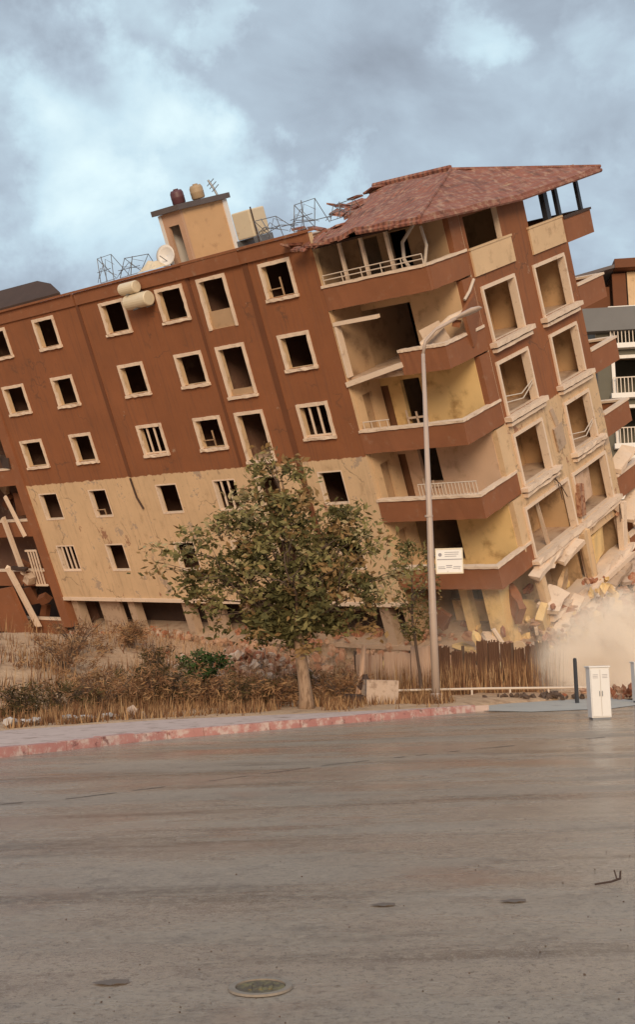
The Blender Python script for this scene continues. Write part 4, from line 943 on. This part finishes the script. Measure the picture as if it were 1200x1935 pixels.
def slabthing(name, lb, c, s, r_, mt, cat='broken slab', group='fallen slabs at the foot of the end wall'):
    rr_ = random.Random(len(lb)); P = [(-.5, -.5), (.1, -.55), (.5, -.4), (.45, .1), (.55, .5), (-.1, .45), (-.5, .5), (-.42, 0)]
    P = [((x + rr_.uniform(-.06, .06)) * s[0], (y + rr_.uniform(-.06, .06)) * s[1]) for x, y in P]; m = MB()
    h = s[2] / 2; m.face([(x, y, h) for x, y in P]); m.face([(x, y, -h) for x, y in reversed(P)])
    for i in range(8): a, b = P[i], P[(i + 1) % 8]; m.face([(a[0], a[1], -h), (b[0], b[1], -h), (b[0], b[1], h), (a[0], a[1], h)])
    o = m.build(name, mt); o.location = c; o.rotation_euler = r_; return tag(o, lb, cat, group)
def onbt(o, u, d, v, r_=(0, 0, 0)):
    from mathutils import Euler
    o.location = bl(u, d, v); o.rotation_euler = (BW @ Euler(r_).to_matrix()).to_euler(); return o
for lb, u, d, v, s, r_, mt in (('pale broken slab hanging lowest at the crushed corner', 6.0, 3.0, -15.9, (.9, 1.5, .2), (.25, .5, .2), 'trim'),
    ('long cream slab edge under the crushed end storey', 6.05, 6.6, -16.75, (.7, 6.6, .22), (.02, .12, .02), 'trim'),
    ('slab edge that has dropped below the long cream one', 6.2, 4.9, -17.3, (.7, 3.4, .2), (.10, .3, .05), 'stone'),
    ('dusty slab sliding off the right lower end', 6.3, 9.6, -17.3, (.8, 2.2, .2), (.15, .5, .1), 'stone'),
    ('pink concrete slab tipping near the right edge', 6.5, 12.2, -15.6, (.9, 2.0, .2), (.45, .4, -.2), 'trim'),
    ('brown wall fragment among the falling slabs', 6.1, 3.4, -16.9, (.8, 1.0, .18), (.8, .5, .3), 'brown')):
    onbt(slabthing('concrete_slab', lb, (0, 0, 0), s, (0, 0, 0), M[mt]), u, d, v, r_)
m = MB(); m.tube([(0, 0, 0), (.25, 0, .8), (.2, 0, 1.6)], .09, 6); o = m.build('concrete_beam', M['trim']); o.location = (7.0, 44.2, .9); o.rotation_euler = (.2, -.5, 0); tag(o, 'thin pale beam end sticking out of the rubble by the rusty fence', 'beam')
o = slabthing('concrete_block', 'beige concrete block lying on the ground before the hoarding', (1.68, 34.6, .45), (.95, .7, .75), (0, .06, .2), M['stone'], 'concrete block', None)
t = empty('broken_post', (.98, 34.9, .1), label='pinkish broken post leaning beside the beige concrete block', cat='post')
m = MB(); m.tube([(0, 0, 0), (.12, 0, .6), (.2, 0, 1.0), (.28, 0, 1.75)], [.09, .085, .08, .07], 7); m.build('shaft', M['hoard'], t)
m = MB(); m.tube([(.1, -.05, .5), (.3, -.1, .72), (.28, -.1, .9)], [.1, .14, .06], 7); m.build('torn_cloth', M['dark'], t)
tag(slabthing('dirt_sack', 'dark sack slumped at the foot of the broken post', (.95, 34.5, .22), (.55, .5, .4), (.1, .1, .4), M['dark'], 'sack', None))
rr = random.Random(77)
for i, (x, y, s, lb) in enumerate(((-7.6, 28.6, .42, 'white torn litter bag at the far left behind the pavement'), (-7.1, 28.9, .34, 'smaller crumpled white litter next to the torn bag'), (-6.3, 29.6, .40, 'grey white litter heap left of the pale rock'), (-5.6, 30.2, .32, 'flat pale litter lying between the heap and the rock'))):
    m = MB()
    for k_ in range(7): chunk(m, (rr.gauss(0, .16), rr.gauss(0, .12), .06 + rr.random() * .16), (s * rr.uniform(.4, 1), s * rr.uniform(.4, .8), s * .4), rr)
    o = m.build('litter', M['plastic']); o.scale = (1.3, 1, .55); o.location = (x, y, max(T(x, y), .15)); tag(o, lb, 'litter', 'white litter behind the pavement')
for i, (x, y, s, lb) in enumerate(((-5.05, 31.2, .55, 'large pale rock behind the pavement at the left'), (-4.75, 31.0, .35, 'smaller pinkish rock touching the large pale rock'), (-6.0, 31.6, .3, 'small rock half hidden in weeds left of the large pale rock'))):
    m = MB(); chunk(m, (0, 0, 0), (s, s * .8, s * .6), rr); o = m.build('rock', M['stone']); o.location = (x, y, T(x, y) + s * .15); tag(o, lb, 'rock', 'rocks behind the pavement')
m = MB()
for k_ in range(60): s = rr.uniform(.1, .3); chunk(m, (rr.gauss(0, .8), rr.gauss(0, .25), rr.uniform(0, .18)), (s, s * .7, s * .5), rr)
o = m.build('dirt_heap', M['bark_dark']); o.location = (6.5, 36.4, .05); tag(o, 'low dark heap of dirt at the foot of the rusty fence', 'dirt heap', kind='stuff')
m = MB()
for k_ in range(70): s = rr.uniform(.1, .4); chunk(m, (rr.gauss(0, .8), rr.gauss(0, .4), rr.uniform(0, .35)), (s, s * .7, s * .5), rr, rr.choice((0, 1)))
o = m.build('brick_heap', [M['brick'], M['rubble']]); o.location = (9.6, 36.6, .05); tag(o, 'reddish brick heap at the right edge beside the white cabinet', 'brick heap', kind='stuff')
# things lying on the road
t = empty('manhole_cover', (-.346, 5.93, .004), label='round rusty manhole cover set in the road', cat='manhole cover')
m = MB(); m.lathe([(.001, .004), (.118, .004), (.12, .001)], 32); m.build('cover', M['iron'], t)
m = MB(); m.lathe([(.124, .0), (.124, .010), (.154, .010), (.158, 0)], 32); m.build('ring', mat('dusty_iron', (.26, .20, .15), .3, 20), t)
m = MB()
for i in range(3): m.obox((-.05 + .05 * i, 0, .006), (.018, .1, .006))
m.build('grip_ribs', M['iron'], t)
o = MB().tube([(0, 0, .01), (.12, .05, .014), (.2, .12, .02), (.22, .2, .05)], [.007, .008, .009, .004], 6); o.tube([(.17, .09, .02), (.16, .11, .08)], .005, 5); o.tube([(.2, .12, .02), (.21, .13, .07)], .005, 5)
o = o.build('twig', M['dark']); o.location = (1.80, 8.15, .002); tag(o, 'dark forked twig lying on the road at the right', 'twig')
for x, y, s, lb in ((.347, 7.72, .075, 'flat dark leaf on the road, middle of the photo'), (1.18, 7.72, .08, 'flat dark leaf on the road, left of the twig'), (-1.10, 6.09, .085, 'flat dark leaf on the road, left of the manhole cover')):
    m = MB(); n_ = 12; P = [(s * math.cos(a * 6.283 / n_) * (1 + .2 * math.sin(a * 2.3)), s * .55 * math.sin(a * 6.283 / n_), .006 + .008 * math.sin(a * 1.7) ** 2) for a in range(n_)]
    m.face(P); o = m.build('fallen_leaf', M['leaf']); o.location = (x, y, 0); tag(o, lb, 'leaf', 'dark leaves on the road')
m = MB()
for k_ in range(320):
    y = 4.5 + 24 * rr.random() ** 2; x = rr.uniform(-.3, .3) * y; s = rr.uniform(.004, .014); chunk(m, (x, y, s * .25), (s, s, s * .7), rr, rr.choice((0, 1, 1)))
tag(m.build('loose_grit', [M['seam'], M['bark_dark']]), 'loose grit and small stones scattered over the road', 'grit', kind='stuff')

# ------------------------------------------------------------------ standing building beyond
bgb = empty('standing_apartment_building', (16.9, 68, 0), (0, 0, R(-6)), label='upright brown and grey apartment building standing behind at the right', cat='apartment building')
m = MB(); hs = []; fl = []
for k in range(7):
    z0 = 3.0 * k + 1.2; fl.append(z0)
    for x0 in (1.0, 5.0, 9.0): hs.append((x0, x0 + 2.6, z0 + .15, z0 + 2.3))
grid_wall(m, lambda a, b, t_: (a, t_, b), (0, 14), (0, 21.6), hs, 0, .3, (0, 1, 1)); m.build('front_wall', [M['bg_dark'], M['inner']], bgb)
m = MB(); m.box(-.001, .3, .302, 12, 0, 21.6); m.box(13.7, 14, .302, 12, 0, 21.6); m.box(0, 14, 12, 12.3, 0, 21.6); m.box(.31, 13.69, 3.4, 3.6, 0, 21.5); m.build('side_walls', M['bg_dark'], bgb)
m = MB()
for z in fl: m.box(.31, 13.69, .31, 3.39, z - .1, z + .1)
m.build('floors', M['bg_dark'], bgb)
for x0, x1, z0, z1 in hs:
    m = MB(); m.box(x0 - .2, x0, -.08, .1, z0, z1 + .2); m.box(x1, x1 + .2, -.08, .1, z0, z1 + .2); m.box(x0, x1, -.077, .1, z1, z1 + .2); m.box(x0 - .35, x1 + .35, -.5, .1, z0 - .3, z0 - .003)
    o = m.build('window', M['white'], bgb)
    m = MB(); m.box(x0 - .2, x1 + .2, -.42, -.38, z0 + .9, z0 + .96); n_ = 14
    for i in range(n_ + 1): x = x0 - .2 + (x1 - x0 + .4) * i / n_; m.box(x - .025, x + .025, -.42, -.38, z0 - .003, z0 + .898)
    m.build('railing', M['rail'], o)
m = MB(); m.box(-1.2, 14.2, -.6, .2, 20.1, 21.5); m.build('grey_band', M['bg_grey'], bgb)
m = MB(); m.box(2.1, 14, .4, 3.0, 21.7, 23.9); m.build('attic_wall', M['cream'], bgb)
m = MB(); m.box(1.2, 2.0, .3, .6, 21.7, 23.8); m.box(-.6, 1.1, .9, 3, 21.7, 23.2); m.build('attic_pier', M['brown_dark'], bgb)
m = MB(); m.box(1.3, 14.5, -.4, 12, 23.95, 24.5); m.build('roof_edge', M['brown_dark'], bgb)
m = MB(); m.hexa([(-1.3, -.6, 23.3), (1.25, -.6, 23.9), (1.25, 6, 24.2), (-1.3, 6, 23.6), (-1.3, -.6, 23.5), (1.25, -.6, 24.1), (1.25, 6, 25.0), (-1.3, 6, 24.3)]); m.build('roof', M['grey_roof'], bgb)

# ------------------------------------------------------------------ dust thrown up at the falling corner
def dust(name, c, r_, dens, seed, lb, colr=(.96, .86, .75)):
    m = MB(); prof = []; nn = 10
    for i in range(nn + 1): a = math.pi * i / nn; prof.append((max(math.sin(a), .001), -math.cos(a)))
    m.lathe(prof, 20); m.v = [(x * r_[0], y * r_[1], z * r_[2]) for x, y, z in m.v]
    x = NT(name); x.t.nodes.remove(x.b); pv_ = x.n('ShaderNodeVolumePrincipled'); pv_.inputs['Anisotropy'].default_value = -.35; pv_.inputs['Color'].default_value = (*colr, 1)
    ln = x.n('ShaderNodeVectorMath', operation='LENGTH'); x.l(x.coord((1 / r_[0], 1 / r_[1], 1 / r_[2])), ln.inputs[0])
    fall = x.rng(ln.outputs['Value'], .25, 1.0, 1, 0)
    nz = x.rng(x.noise(.7, 6, .65, (1, 1, 1), .6), .36, .64, .05, 1.3)
    mu = x.n('ShaderNodeMath', operation='MULTIPLY'); x.l(fall, mu.inputs[0]); x.l(nz, mu.inputs[1])
    m2 = x.n('ShaderNodeMath', operation='MULTIPLY'); x.l(mu.outputs[0], m2.inputs[0]); m2.inputs[1].default_value = dens
    x.l(m2.outputs[0], pv_.inputs['Density']); x.l(pv_.outputs[0], x.t.nodes['Material Output'].inputs['Volume'])
    o = m.build(name, x.m, smooth=True); o.location = c; tag(o, lb, 'dust', kind='stuff'); return o
dust('dust_cloud', (11.3, 40.4, .7), (4.5, 2.8, 3.3), 4.0, 1, 'pale beige dust cloud billowing at the foot of the collapsing corner')
dust('low_dust', (-2, 47.5, 1.0), (13, 5.0, 2.4), .07, 3, 'thin reddish dust drifting low along the foot of the block', (.86, .60, .40))
dust('dust_haze', (8.0, 44.5, 2.2), (5.5, 3.0, 3.0), .06, 2, 'thin dust hanging before the crushed lower end of the block')
